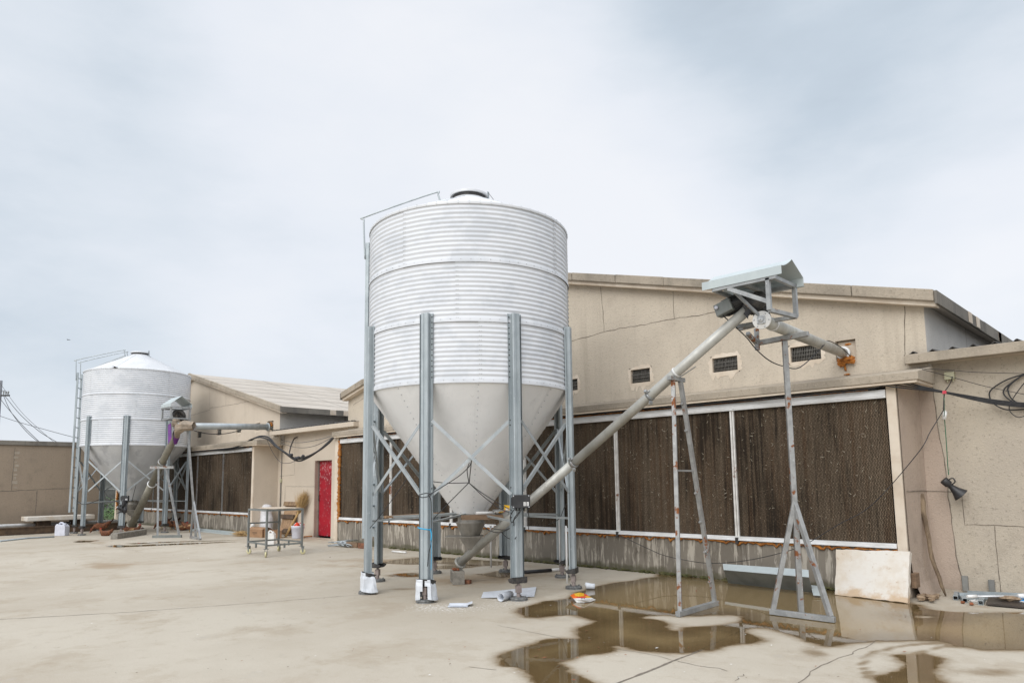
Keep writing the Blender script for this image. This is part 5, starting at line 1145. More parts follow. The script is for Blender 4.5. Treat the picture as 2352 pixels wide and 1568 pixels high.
b = MB(); b.bar(T2 + Vector((0, 0, .06)), T2 + Vector((.02, 0, .42)), .16, .16); b.blob(T2 + Vector((.12, -.08, .2)), .15, 7, 12, 7, .25, (1.1, .8, .8)); b.build('gearbox', 'tansack', hm2)
hd2 = thing('motor_hood', 'small gabled sheet hood on a square tube frame beside the far silo', 'hood', T2 + Vector((0, 0, .5)), 'motor rain hoods')
hx0, hx1, hy0, hy1 = -19.66, -18.98, 6.86, 7.40
b = MB(); prof = [(hy0, 3.40), (hy0, 3.48), ((hy0 + hy1) / 2, 3.69), (hy1, 3.48), (hy1, 3.40)]; vs = [(x, y, z) for x in (hx0, hx1) for y, z in prof]; b.add(vs, [(i, i + 1, 6 + i, 5 + i) for i in range(4)]); b.build('hood_sheet', 'hood', hd2, thick=.006)
for x in (hx0 + .04, hx1 - .04):
    for y in (hy0 + .03, hy1 - .03): b = MB(); xb(b, (x, y, 3.39), (x, y, 3.10), .04); b.build('post', 'ruststeel_light', hd2)
b = MB()
for z in (3.10, 3.385):
    for y in (hy0 + .03, hy1 - .03): xb(b, (hx0 + .01, y, z), (hx1 - .01, y, z), .04)
    for x in (hx0 + .04, hx1 - .04): xb(b, (x, hy0, z + .002), (x, hy1, z + .002), .036)
b.build('frame_rail', 'ruststeel_light', hd2)
sx = Vector(G(450, 1236)); tp = u0.lerp(u1, .10); pz = tp.z - .12
st2 = thing('tripod_stand', 'slim three-legged stand carrying the level pipe of the far auger', 'stand', sx, 'tripod pipe stands')
b = MB(); xb(b, (tp.x, tp.y, pz), (sx.x, sx.y, .03), .05); b.build('post', 'ruststeel_light', st2)
g1, g2 = Vector(G(438, 1233, .03)), Vector(G(460, 1237, .03))
for e_ in (g1, g2): b = MB(); xb(b, Vector((sx.x, sx.y, 0)).lerp(Vector((tp.x, tp.y, 0)), .3) + Vector((0, 0, .95)), e_, .042); b.build('leg', 'ruststeel_light', st2)
b = MB(); xb(b, g1, g2, .06); b.build('foot_rail', 'ruststeel', st2)
b = MB(); xb(b, (tp.x - .2, tp.y - .1, pz + .02), (tp.x + .2, tp.y + .1, pz + .02), .06); b.build('cradle_beam', 'ruststeel', st2)
a0, a1 = Vector(G(351, 1232, .03)), Vector(G(417, 1231, .03)); at_ = B2.lerp(T2, .70) + Vector((0, 0, -.15))
lf2 = thing('ladder_stand', 'A-shaped two-post stand under the rising pipe of the far silo', 'stand', (a0 + a1) / 2, 'pipe ladder stands')
d = (a1 - a0).normalized()
for p, s in ((a0 + d * .12, -.10), (a1 - d * .06, .10)): b = MB(); xb(b, p, at_ + d * s, .046); b.build('post', 'ruststeel_light', lf2)
b = MB(); xb(b, a0, a1, .075); b.build('foot_rail', 'hood_dark', lf2)
b = MB(); xb(b, at_ - d * .32, at_ + d * .32, .07); b.build('top_plate', 'ruststeel', lf2)
# ------------------------------------------------------------------ cables and wires on the houses
def C2(*p): return [(406.4 + .3429 * x, 800.8 + .3429 * y) for x, y in p]
def C7(*p): return [(2053.2 + .19056 * x, 741.0 + .19056 * y) for x, y in p]
def on(pts, ys): ys = ys if hasattr(ys, '__len__') else [ys] * len(pts); return [YP(x, y, yy) for (x, y), yy in zip(pts, ys)]
rg = random.Random(12)
runs = []
for k in range(4):
    runs.append(smoothpts([(x, 9.0 + rg.uniform(-.015, .02), 2.422 + .012 * k - .016 * math.sin(x * 1.1 + k) * (x > -9) + rg.uniform(-.008, .008)) for x in np.linspace(-13.9, -2.75, 18)] + on(C7((0, 690 + 28 * k), (300, 757 + 16 * k), (600, 828 + 5 * k), (900, 880 + 11 * k), (1200, 928 + 16 * k), (1568, 968 + 16 * k), (1900, 990 + 18 * k)), [9.0, 9.1, 9.3, 9.5, 9.6, 9.7, 9.79]), 5))
cable('power_cable', 'bundle of black cables along the top rail of the nearer house', runs, .0085)
b = MB()
for px, py in ((1655, 913), (1712, 906), (1832, 897), (1872, 894)): p = YP(px, py, 8.985); b.box(p[0] - .05, p[0] + .05, 8.98, 9.015, p[2] - .014, p[2] + .012)
p = on(C7((608, 838)), 9.3)[0]; b.box(p[0] - .02, p[0] + .02, 9.28, 9.32, p[2] - .018, p[2] + .018)
tag(b.build('tape', 'red_tape'), 'red tape wrapped round the cable bundle over the near pads', 'tape')
cl = MB(); p = YP(2053.2 + .19056 * 1900, 741 + .19056 * 1010, 9.78); cl.box(p[0] - .06, p[0] + .06, 9.74, 9.797, p[2] - .09, p[2] + .09); tag(cl.build('cable_bracket', 'blacksteel', bevel=.005), 'black bracket holding the cable bundle on the speckled wall', 'bracket')
cable('power_cable', 'large loose loops of black cable hanging at the right edge', [smoothpts(on(C7(*q), 9.75), 6) for q in (
    ((1800, 560), (1568, 620), (1350, 692), (1180, 800), (1152, 880), (1200, 972), (1350, 1045), (1568, 1042), (1800, 1010)), ((1800, 540), (1568, 625), (1420, 722), (1330, 800), (1332, 872), (1430, 950), (1568, 988), (1800, 1000)),
    ((1800, 550), (1545, 640), (1390, 762), (1378, 832), (1430, 925), (1568, 992), (1800, 1010)))], .0085)
cable('power_cable', 'thin black cable looping low at the right edge', [smoothpts(on(C7((1750, 560), (1568, 730), (1430, 920), (1390, 1010), (1410, 1082), (1490, 1136), (1568, 1126), (1750, 1080)), 9.7), 6)], .0055)
cable('wire', 'two thin wires stretched across the speckled wall from the ledge end', [smoothpts(on(C7((285, 547), (640, 570), (1000, 597), (1568, 612), (1900, 618)), [9.0, 9.3, 9.5, 9.6, 9.7]), 4), smoothpts(on(C7((340, 562), (700, 655), (1100, 765), (1568, 862), (1900, 930)), [9.0, 9.3, 9.5, 9.6, 9.7]), 4)], .0035, mat='cable')
cable('wire', 'black wire dropping from the junction box to the cable bundle', [smoothpts(on(C7((707, 622), (695, 690), (655, 770), (615, 825), (604, 900), (598, 1055)), [9.76, 9.7, 9.55, 9.34, 9.31, 9.3]), 5)], .0065)
cable('wire', 'long thin wire slanting down over the brown pads to the plinth', [smoothpts(on(C7((598, 1052), (440, 1310), (290, 1568)) + C6((1400, 60), (1180, 190), (970, 315), (800, 372), (620, 411), (450, 430), (300, 425), (100, 386), (0, 346), (-120, 290), (-200, 250)), [9.3, 9.1, 9.0, 8.98, 8.97, 8.96, 8.94, 8.92, 8.92, 8.93, 8.95, 8.97, 9.0, 9.02]), 5)], .0048)
cable('wire', 'green wire hanging down to the black horn', [smoothpts(on(C7((606, 905), (608, 1080), (606, 1140), (618, 1250), (640, 1568)) + [(2177, 1070), (2179, 1090)], [9.3, 9.35, 9.45, 9.5, 9.55, 9.6, 9.62]), 5)], .005, mat='greenwire')
p = on(C7((610, 1118)), 9.45)[0]; b = MB(); b.tube([p + np.array([.01, 0, .045]), p + np.array([-.008, 0, -.045])], .022, 10); b.tube([p + np.array([.01, 0, .045]), p + np.array([.012, 0, .06])], .012, 8); tag(b.build('connector', 'white_plastic'), 'white plug connector on the hanging green wire', 'connector')
hp = Vector(YP(2187, 1119, 9.62)); ha = (Vector(YP(2207, 1136, 9.66)) - Vector(YP(2172, 1106, 9.60))).normalized()
hn = thing('horn_speaker', 'black horn hanging on a wire before the speckled wall', 'horn', hp)
b = MB(); b.lathe([(.001, -.125), (.04, -.125), (.046, -.115), (.046, -.05), (.03, -.035), (.034, .0), (.05, .05), (.085, .12), (.088, .125), (.078, .12), (.04, .04), (.001, .02)], hp, 26, ha); b.build('horn', 'black', hn)
b = MB(); q = hp - ha * .08; b.tube(smoothpts([q + Vector((.03, 0, .035)), q + Vector((.07, 0, .05)), q + Vector((.09, 0, .01)), q + Vector((.06, 0, -.02))]), .008, 6); b.build('bracket', 'blacksteel', hn)
# farther house
run = on(C2((-160, 735), (0, 700), (100, 690), (220, 678), (330, 668), (440, 645), (490, 610), (550, 593), (610, 606), (660, 652), (720, 690), (800, 736), (870, 722), (950, 682), (1020, 628), (1064, 576)), [8.98] * 7 + [8.93, 8.95, 9.0, 9.05, 9.05, 9.05, 9.05, 9.0, 8.98])
cable('power_cable', 'thick black cable swagged between the two houses over the lean-to', [smoothpts(run), smoothpts([np.array(q) + np.array([0, .02, .05 * math.sin(i)]) for i, q in enumerate(run)])], .022)
cable('power_cable', 'short black cable curving out of the lean-to wall into the swag', [smoothpts(on(C2((806, 592), (785, 602), (768, 640), (758, 672), (756, 706), (792, 742), (840, 722)), [9.79, 9.7, 9.5, 9.3, 9.1, 9.05, 9.05]))], .017)
cable('wire', 'thin wires sagging across the lean-to wall', [smoothpts(on(C2((680, 605), (800, 628), (930, 612), (1064, 576)), [9.77, 9.5, 9.2, 9.0])), smoothpts(on(C2((685, 625), (800, 660), (920, 650), (1064, 580)), [9.77, 9.5, 9.2, 9.0])), smoothpts(on(C2((600, 600), (640, 690), (690, 755), (750, 765), (800, 745)), [9.0, 9.2, 9.4, 9.2, 9.05]))], .008, mat='wire')
b = MB()
for q in ((768, 712), (800, 734), (815, 730), (846, 720)): p = on(C2(q), 9.03)[0]; b.blob(p, .045, int(q[0]), 9, 6, .2)
tag(b.build('cable_splice', 'cable'), 'black taped splices at the lowest point of the swag cable', 'splice')
cable('wire', 'black wire hanging along the level pipe of the far auger', [smoothpts(sag(u0.lerp(u1, .16) - Vector((0, .0, .12)), u0.lerp(u1, .7) - Vector((0, .05, .06)), .12) + [u0.lerp(u1, .85) + Vector((0, -.08, .03)), u1 + Vector((.0, -.06, -.04))], 2)], .012)
cable('wire', 'black wire drooping from the near motor to the pipe beyond the tripod', [smoothpts([mc + Vector((-.1, -.06, -.1)), YP(1712, 772, 6.75), YP(1735, 800, 6.9), YP(1766, 827, 7.05), YP(1800, 841, 7.5), YP(1838, 843, 8.0), t0.lerp(t1, .60) + Vector((.05, 0, -.05)), t0.lerp(t1, .70) + Vector((.03, 0, .06)), t0.lerp(t1, .85) + Vector((.05, 0, .04)), t0.lerp(t1, .97) + Vector((.09, 0, -.06))], 5)], .006)

# utility pole and its lines
pd = 42.0; pp = DP(-14, 1100, pd)
po = thing('utility_pole', 'grey utility pole with insulators, beyond the boundary wall', 'utility pole', (pp[0], pp[1], 0))
zc_ = DP(2, 908, pd)[2]; b = MB(); b.tube([(pp[0], pp[1], -.1), (pp[0], pp[1], zc_ + .9)], [.11, .075], 12); b.build('pole', 'pole', po)
b = MB(); q = Vector((pp[0], pp[1], zc_)); b.bar(q - Vector(RH) * .55, q + Vector(RH) * .56, .09, .09); b.bar(q - Vector(RH) * .55 + Vector((0, 0, .28)), q + Vector(RH) * .30 + Vector((0, 0, .28)), .03, .03); b.build('cross_arm', 'blacksteel', po)
for dx in (-.3, .22, .36, .50): b = MB(); c = q + Vector(RH) * (dx - .02) + Vector((0, 0, .05)); b.lathe([(.02, 0), (.02, .06), (.055, .07), (.03, .11), (.06, .125), (.03, .16), (.05, .175), (.02, .22), (.001, .23)], c, 12); b.build('insulator', 'insul', po)
for i, (pts, lab, r) in enumerate(((((0, 915), (20, 940), (60, 985), (110, 1030), (150, 1050)), 'overhead wire, steepest of those from the crossarm', .016), (((8, 908), (25, 945), (60, 990), (100, 1022), (150, 1045)), 'overhead wire crossing the others below the crossarm', .016),
     (((12, 910), (45, 950), (90, 990), (140, 1020), (190, 1050)), 'overhead wire in the middle of those from the crossarm', .016), (((0, 955), (40, 968), (100, 985), (172, 1004), (240, 1016)), 'overhead wire, flattest, reaching behind the far silo', .014), (((-20, 850), (40, 935), (90, 985), (160, 1045)), 'thin overhead wire passing above the crossarm', .010))):
    cable('overhead_wire', lab, [smoothpts([DP(x, y, pd - .2 - k * 1.4) for k, (x, y) in enumerate(pts)])], r, 'wire', 'cable', 'overhead wires at the pole', n=5)
# birds
def bird(name, label, c, L, yaw, spread):
    root = thing(name, label, 'bird', c, 'birds in flight'); c = Vector(c); f = Vector(RH) * math.cos(yaw) + Vector(FH) * math.sin(yaw); s_ = Vector((0, 0, 1)).cross(f)
    b = MB(); b.tube([c - f * L * .5, c - f * L * .3, c - f * L * .1, c + f * L * .12, c + f * L * .3, c + f * L * .38, c + f * L * .47], [.005, L * .045, L * .10, L * .12, L * .075, L * .07, .004], 8); b.build('body', 'bird', root)
    for k in (-1, 1):
        b = MB(); p = c + f * L * .1; t = p + s_ * k * L * .75 - f * L * .25 + Vector((0, 0, spread * L)); m_ = p + s_ * k * L * .4 + Vector((0, 0, spread * L * .8))
        b.add([p + f * L * .12, m_ + f * L * .12, t, m_ - f * L * .15, p - f * L * .15], [(0, 1, 2, 3, 4)]); b.build('wing', 'bird', root, thick=.006)
bird('bird', 'small dark bird gliding in the open sky', DP(157, 780, 19), .085, 3.0, .05)
bird('bird', 'dark bird flying before the roof of the farther silo', DP(264, 844, 18), .16, .2, .12)

# ------------------------------------------------------------------ things standing about the yard
def at_wall(px, py, y): p = YP(px, py, y); return Vector((p[0], p[1], 0))
# wheeled frame trolley
ct = thing('trolley', 'grey square-tube trolley frame with pale slatted top on four casters', 'trolley', (-13.4, 6.9, 0))
cx0, cx1, cy0, cy1 = -13.86, -12.92, 6.56, 7.26; cH = .895
crn = {'A': (cx0, cy0 + .05), 'B': (cx1 - .02, cy0 - .03), 'C': (cx1, cy1), 'D': (cx0, cy1)}
for k, (x, y) in crn.items(): b = MB(); xb(b, (x, y, .16), (x, y, cH), .035); b.build('post', 'trolley', ct)
b = MB()
for p, q, zs in (('A', 'B', (cH, .255)), ('B', 'C', (cH, .235)), ('C', 'D', (cH, .26)), ('D', 'A', (cH, .26, .62))):
    for z in zs: xb(b, (*crn[p], z - .018), (*crn[q], z - .018), .034 if z > .8 else .03)
for x, y in ((-13.42, 6.56), (-13.42, 7.25), (-12.93, 6.9)): b.box(x - .014, x + .014, y - .014, y + .014, .15, .24)
b.build('rail', 'trolley', ct)
rg = random.Random(4)
for k in range(7):
    b = MB(); y0 = cy0 + .10 + k * .085; x0 = cx0 - .02 + (.22 if k < 2 else 0) + rg.uniform(-.02, .06); b.box(x0, cx1 + rg.uniform(-.01, .03), y0, y0 + .072, cH + .002, cH + .014, rg.uniform(-.03, .03)); b.build('slat', 'pale_slat', ct)
for k, (x, y) in crn.items():
    a = {'A': .4, 'B': -.6, 'C': .9, 'D': 2.1}[k]; d = Vector((math.cos(a), math.sin(a), 0)); s_ = Vector((-d.y, d.x, 0)); c = Vector((x, y, .054)) + d * .025
    cs = None
    b = MB(); b.box(x - .04, x + .04, y - .04, y + .04, .150, .158)
    for t in (-1, 1): b.prism([c + s_ * t * .022 + Vector((-.03 * d.x, -.03 * d.y, .095)), c + s_ * t * .022 + Vector((.02 * d.x, .02 * d.y, .095)), c + s_ * t * .022 + d * .012 - Vector((0, 0, .012)), c + s_ * t * .022 - d * .012 - Vector((0, 0, .012))], s_ * .004)
    cs = b.build('caster', 'trolley', ct)
    b = MB(); b.lathe([(.012, -.016), (.046, -.016), (.053, -.010), (.053, .010), (.046, .016), (.012, .016)], c, 22, s_); b.lathe([(.001, -.02), (.014, -.02), (.014, .02), (.001, .02)], c, 12, s_); b.build('wheel', 'cream_ply', cs)
# jerrycans
def jerrycan(label, c, w, d, h, yaw, mat):
    root = thing('jerrycan', label, 'jerrycan', c, 'white plastic cans'); b = MB(); cy_, sy = math.cos(yaw), math.sin(yaw)
    prof = [(-w, 0), (w, 0), (w, h * .76), (w * .72, h * .90), (w * .42, h * .95), (w * .36, h * .86), (-w * .30, h * .90), (-w * .36, h * .97), (-w * .80, h * .97), (-w, h * .80)]
    o = lambda x, y, z: (c[0] + x * cy_ - y * sy, c[1] + x * sy + y * cy_, c[2] + z)
    vs = [o(x, y, z) for y in (-d, d) for x, z in prof]; n_ = len(prof); b.add(vs, [list(range(n_))[::-1], list(range(n_, 2 * n_))] + [(k, (k + 1) % n_, n_ + (k + 1) % n_, n_ + k) for k in range(n_)]); bd = b.build('body', mat, root, bevel=.012)
    b = MB(); p = Vector(o(w * .55, 0, h * .92)); b.tube([p, p + Vector((0, 0, h * .10))], w * .2, 12); b.build('cap', mat, root)
    b = MB(); b.tube(smoothpts([o(-w * .55, 0, h * .96), o(-w * .4, 0, h * 1.06), o(w * .1, 0, h * 1.04), o(w * .3, 0, h * .90)], 4), d * .22, 8); b.build('handle', mat, root)
jerrycan('square white jerrycan standing behind the trolley posts', tuple(G(622, 1250)), .095, .07, .29, YAW, 'white_plastic')
jerrycan('bluish white jerrycan near the left silo feet and the slab bench', tuple(G(142, 1229.5)), .145, .11, .34, YAW, 'bluish_plastic')
# white sack
sk = at_wall(611, 1200, 9.45); b = MB(); n_ = 18; vs = []; rg = random.Random(5); hs = [0, .06, .18, .3, .42, .5, .58, .66, .74, .80, .83]; ws = [.21, .25, .245, .235, .215, .205, .185, .205, .165, .15, .05]
for j, (z, w) in enumerate(zip(hs, ws)):
    for k in range(n_):
        a = 2 * pi * k / n_; r = w * (1 + .10 * math.sin(a * 3 + j * 1.3) + rg.uniform(-.05, .05)); vs.append(sk + Vector((r * math.cos(a) * 1.05 + .02 * j / 10, r * math.sin(a) * .75, z + rg.uniform(-.014, .014))))
b.smooth = True; b.add(vs, [(j * n_ + k, j * n_ + (k + 1) % n_, (j + 1) * n_ + (k + 1) % n_, (j + 1) * n_ + k) for j in range(len(hs) - 1) for k in range(n_)]); b.f.append([len(hs[:-1]) * n_ + k for k in range(n_)]); b.mi.append(0); b.sm.append(False)
so = b.build('sack', 'sackcloth'); md = so.modifiers.new('sub', 'SUBSURF'); md.levels = md.render_levels = 1; tag(so, 'slumped white woven sack standing by the lean-to corner', 'sack')
b = MB(); c = sk + Vector((-.02, -.42, .19)); b.lathe([(.001, -.05), (.04, -.05), (.05, -.03), (.05, .10), (.02, .13), (.001, .13)], c + Vector((-.05, .05, .03)), 14, (.6, 0, .6)); b.blob(c + Vector((.28, .05, -.01)), .05, 4, 9, 6, .3, (1.6, 1, .5))
tag(b.build('bottle', 'white_plastic'), 'white plastic bottle lying on the open cardboard boxes', 'bottle')
def carton(label, c, w, d, h, yaw, open_):
    root = thing('cardboard_box', label, 'cardboard box', c, 'brown cardboard boxes'); R_ = Matrix.Rotation(yaw, 3, 'Z'); P_ = lambda x, y, z: Vector(c) + R_ @ Vector((x, y, z))
    b = MB(); t = .006
    for a, e_ in (((-w, -d), (w, -d)), ((w, -d), (w, d)), ((w, d), (-w, d)), ((-w, d), (-w, -d))): b.bar(P_(*a, h / 2), P_(*e_, h / 2), t, h)
    b.add([P_(-w, -d, .004), P_(w, -d, .004), P_(w, d, .004), P_(-w, d, .004)], [(0, 1, 2, 3)]); b.build('carton', 'card', root)
    for s in (-1, 1):
        b = MB(); q = [P_(-w, s * d, h), P_(w, s * d, h), P_(w, s * (d - .13 * open_), h + .05), P_(-w, s * (d - .13 * open_), h + .06)]; b.add(q, [(0, 1, 2, 3)]); b.build('flap', 'card', root, thick=.005)
    b = MB(); b.bar(P_(-w * .3, -d - .004, h * .62), P_(w * .3, -d - .004, h * .62), .002, .022); b.bar(P_(-w * .2, -d - .004, h * .38), P_(w * .1, -d - .004, h * .38), .002, .010); b.build('print', 'wood_dark', root)
carton('brown cardboard box with printed side before the white sack', tuple(at_wall(597, 1215, 8.92)), .27, .17, .20, .30, 1)
carton('plain brown cardboard box with raised flap, nearer the bucket', tuple(at_wall(627, 1215, 8.98)), .25, .16, .19, -.25, -.4)
# pallet leaning on the wall
pa = at_wall(657, 1200, 9.60); pl_ = thing('pallet', 'weathered slatted pallet leaning on the lean-to wall', 'pallet', pa); tl = rad(14); up_ = Vector((0, math.sin(tl), math.cos(tl))); nr = Vector((0, -math.cos(tl), math.sin(tl)))
b = MB()
for k in range(6): x = -.33 + k * .115; b.bar(pa + Vector((x, 0, .03)), pa + Vector((x, 0, .03)) + up_ * .80, .105, .016, nr)
b.build('board', 'wood_board', pl_)
for h in (.12, .50, .85): b = MB(); b.bar(pa + Vector((-.40, 0, 0)) + up_ * h + nr * .045, pa + Vector((.30, 0, 0)) + up_ * h + nr * .045, .075, .11, up_); b.build('bearer', 'wood_dark' if h < .8 else 'wood_old', pl_, bevel=.004)
# twig broom
b0, b1 = at_wall(655, 1228, 9.25), None; b1 = Vector(YP(688, 1172, 9.62)); b2 = Vector(YP(702, 1126, 9.80))
br = thing('twig_broom', 'twig broom leaning head up on the wall left of the crimson door', 'broom', b0)
b = MB(); b.tube(smoothpts([b0, b0.lerp(b1, .35) + Vector((.01, 0, .01)), b0.lerp(b1, .7), b1]), [.026 + .004 * (i % 3) for i in range(19)], 8); b.build('handle', 'straw', br)
b = MB(); rg = random.Random(3); ax = (b2 - b1).normalized(); s1_, s2_ = ax.cross(Vector((0, 1, 0))).normalized(), Vector((0, 1, 0))
for k in range(420):
    u_, v_ = rg.gauss(0, .38), rg.gauss(0, .28); st_ = b1 + s1_ * u_ * .05 + s2_ * v_ * .04 - ax * rg.uniform(.0, .1); L = rg.uniform(.42, .66); en = st_ + ax * L + s1_ * u_ * .36 * L / .6 + s2_ * v_ * .22; w = Vector((rg.uniform(.003, .006), 0, rg.uniform(-.002, .002)))
    m_ = st_.lerp(en, .55) + s1_ * rg.uniform(-.01, .01); b.add([st_ - w, st_ + w, m_ + w, m_ - w, en], [(0, 1, 2, 3), (3, 2, 4)])
b.build('bristles', 'straw', br)
# bucket
bc = at_wall(684, 1210, 9.30); bk = thing('bucket', 'bluish white plastic bucket full of red and white wrappers', 'bucket', bc)
b = MB(); b.lathe([(.001, .004), (.130, .004), (.135, .012), (.158, .27), (.165, .275), (.165, .315), (.158, .318), (.150, .30), (.13, .05), (.001, .04)], bc, 36); body = b.build('pail', 'bluish_plastic', bk)
b = MB(); b.lathe([(.160, .255), (.164, .255), (.164, .262), (.160, .262)], bc, 36); b.tube(smoothpts([bc + Vector((-.16 * RH[0], -.16 * RH[1], .26)), bc - Vector(FH) * .17 + Vector((0, 0, .215)), bc + Vector((.16 * RH[0], .16 * RH[1], .26))]), .004, 6); b.build('bail', 'bluish_plastic', bk)
b = MB(); a0_ = YAW - .55
for i, (da, z0, z1) in enumerate(((0, .10, .12), (.05, .12, .145), (.0, .145, .165), (.06, .165, .185), (.02, .19, .205))): a = a0_ + da; r = .150 + .0; b.bar(bc + Vector((r * math.cos(a), r * math.sin(a), z0)), bc + Vector((r * math.cos(a + .12), r * math.sin(a + .12), z1)), .012, .018)
b.build('emblem', 'ink', bk)
b = MB(); rg = random.Random(2)
for k in range(9): b.cur = k % 2; b.blob(bc + Vector((rg.uniform(-.09, .09), rg.uniform(-.09, .09), .325 + rg.uniform(-.01, .035))), .05, k, 8, 6, .4)
tag(b.build('wrapper_litter', ['redprint', 'white_plastic']), 'crumpled red and white wrappers heaped in the bucket', 'wrappers', kind='stuff')
b = MB(); p, q = at_wall(698, 1227, 9.55), at_wall(717, 1225, 9.80); b.tube([p + Vector((0, 0, .02)), q + Vector((0, 0, .02))], .014, 8); tag(b.build('orange_pipe', 'rosin'), 'short orange pipe on the ground between bucket and door', 'pipe')
# straw clump
b = MB(); c = at_wall(556, 1215, 8.72); rg = random.Random(8)
for k in range(260): a = rg.gauss(0, .5) + pi; L = rg.uniform(.1, .42); p = c + Vector((rg.gauss(0, .13), rg.gauss(0, .07), rg.uniform(.01, .12))); e_ = p + Vector((math.cos(a) * L, math.sin(a) * L * .6, rg.uniform(-.04, .05))); e_.z = max(e_.z, .01); w = Vector((.002, .004, .003)); b.add([p - w, p + w, e_], [(0, 1, 2)])
tag(b.build('straw_pile', 'straw'), 'dry straw broom head lying by the far plinth', 'straw', kind='stuff')
b = MB(); p, q = Vector((-23.6, 8.93, .05)), Vector((-19.3, 8.86, .05)); b.bar(p, q, .07, .07); b.bar(p + Vector((1.4, -.10, -.03)), q + Vector((.1, -.12, -.03)), .05, .035); tag(b.build('steel_channel', 'hood'), 'grey steel channel lying along the far plinth', 'steel channel')
# rods by the door
b = MB(); c = at_wall(790, 1240, 8.70); rg = random.Random(6)
for k in range(16): a = rg.gauss(.35, .35); L = rg.uniform(.25, .55); p = c + Vector((rg.uniform(-.22, .22), rg.uniform(-.12, .12), .015 + .006 * k)); d = Vector((math.cos(a), math.sin(a), rg.uniform(-.02, .05))) * L; b.tube([p - d * .5, p + d * .1 + Vector((0, 0, .02)), p + d * .5], .011, 6)
for k in range(4): p = c + Vector((rg.uniform(-.25, .2), rg.uniform(-.2, .1), .02)); b.tube(smoothpts([p, p + Vector((.12, -.06, .06)), p + Vector((.24, .02, .03)), p + Vector((.3, -.1, .01))]), .007, 5)
tag(b.build('rod_pile', 'brace'), 'tangled heap of grey metal rods at the corner of the nearer plinth', 'metal rods', kind='stuff')
for x, l, lab in ((813, .20, 'reddish timber offcut beside the heap of rods'), (838, .16, 'second timber offcut nearer the front silo leg')):
    c = at_wall(x, 1246, 8.74); b = MB(); b.box(c.x - l, c.x + l * .8, c.y - .06, c.y + .05, .002, .11, .12); tag(b.build('timber_offcut', 'brick' if x > 830 else 'plank', bevel=.006), lab, 'timber')

# left side: slab bench, pipes, concrete beam
be = thing('slab_bench', 'white slab laid as a bench on dark blocks by the boundary wall', 'bench', (-25.5, 6.3, 0)); b = MB(); b.box(-25.85, -25.1, 5.15, 6.95, .37, .50); b.build('slab', 'slab', be, bevel=.015)
for y in (5.65, 6.6): b = MB(); b.box(-25.75, -25.25, y - .2, y + .15, .11, .37); b.build('block', 'wood_dark', be, bevel=.01)
b = MB(); b.box(-25.75, -25.3, 5.3, 6.85, 0, .11); b.build('plinth', 'wood_dark', be, bevel=.01)
b = MB(); b.bar((-24.9, -3.0, .11), (-25.15, 8.1, .11), .30, .20); b.bar((-24.74, -3.0, .21), (-24.99, 8.1, .21), .03, .035); tag(b.build('steel_beam', 'wood_dark'), 'dark rusted steel beam lying along the boundary wall', 'beam')
b = MB(); b.tube([(-25.35, -3, .28), (-25.6, 7.9, .24)], .055, 10); tag(b.build('pipe', 'white_plastic'), 'long pale pipe lying behind the dark steel beam', 'pipe')
b = MB(); b.tube([G(0, 1242, .02), G(64, 1235, .02), G(125, 1232, .02)], .022, 8); tag(b.build('pipe', 'leg'), 'thin pipe on the concrete in front of the dark steel beam', 'pipe')
b = MB(); b.bar(Vector(G(262, 1231, .075)), Vector(G(330, 1221, .075)), .18, .15); tag(b.build('concrete_beam', 'block', bevel=.01), 'low concrete beam lying under the farther silo', 'concrete beam')
b = MB(); c = Vector(G(236, 1228)); b.blob((c.x, c.y, .055), .055, 1, 16, 10, .0, (1, 1, .95)); tag(b.build('ball', 'white_plastic'), 'small white ball on the concrete near the far silo', 'ball')
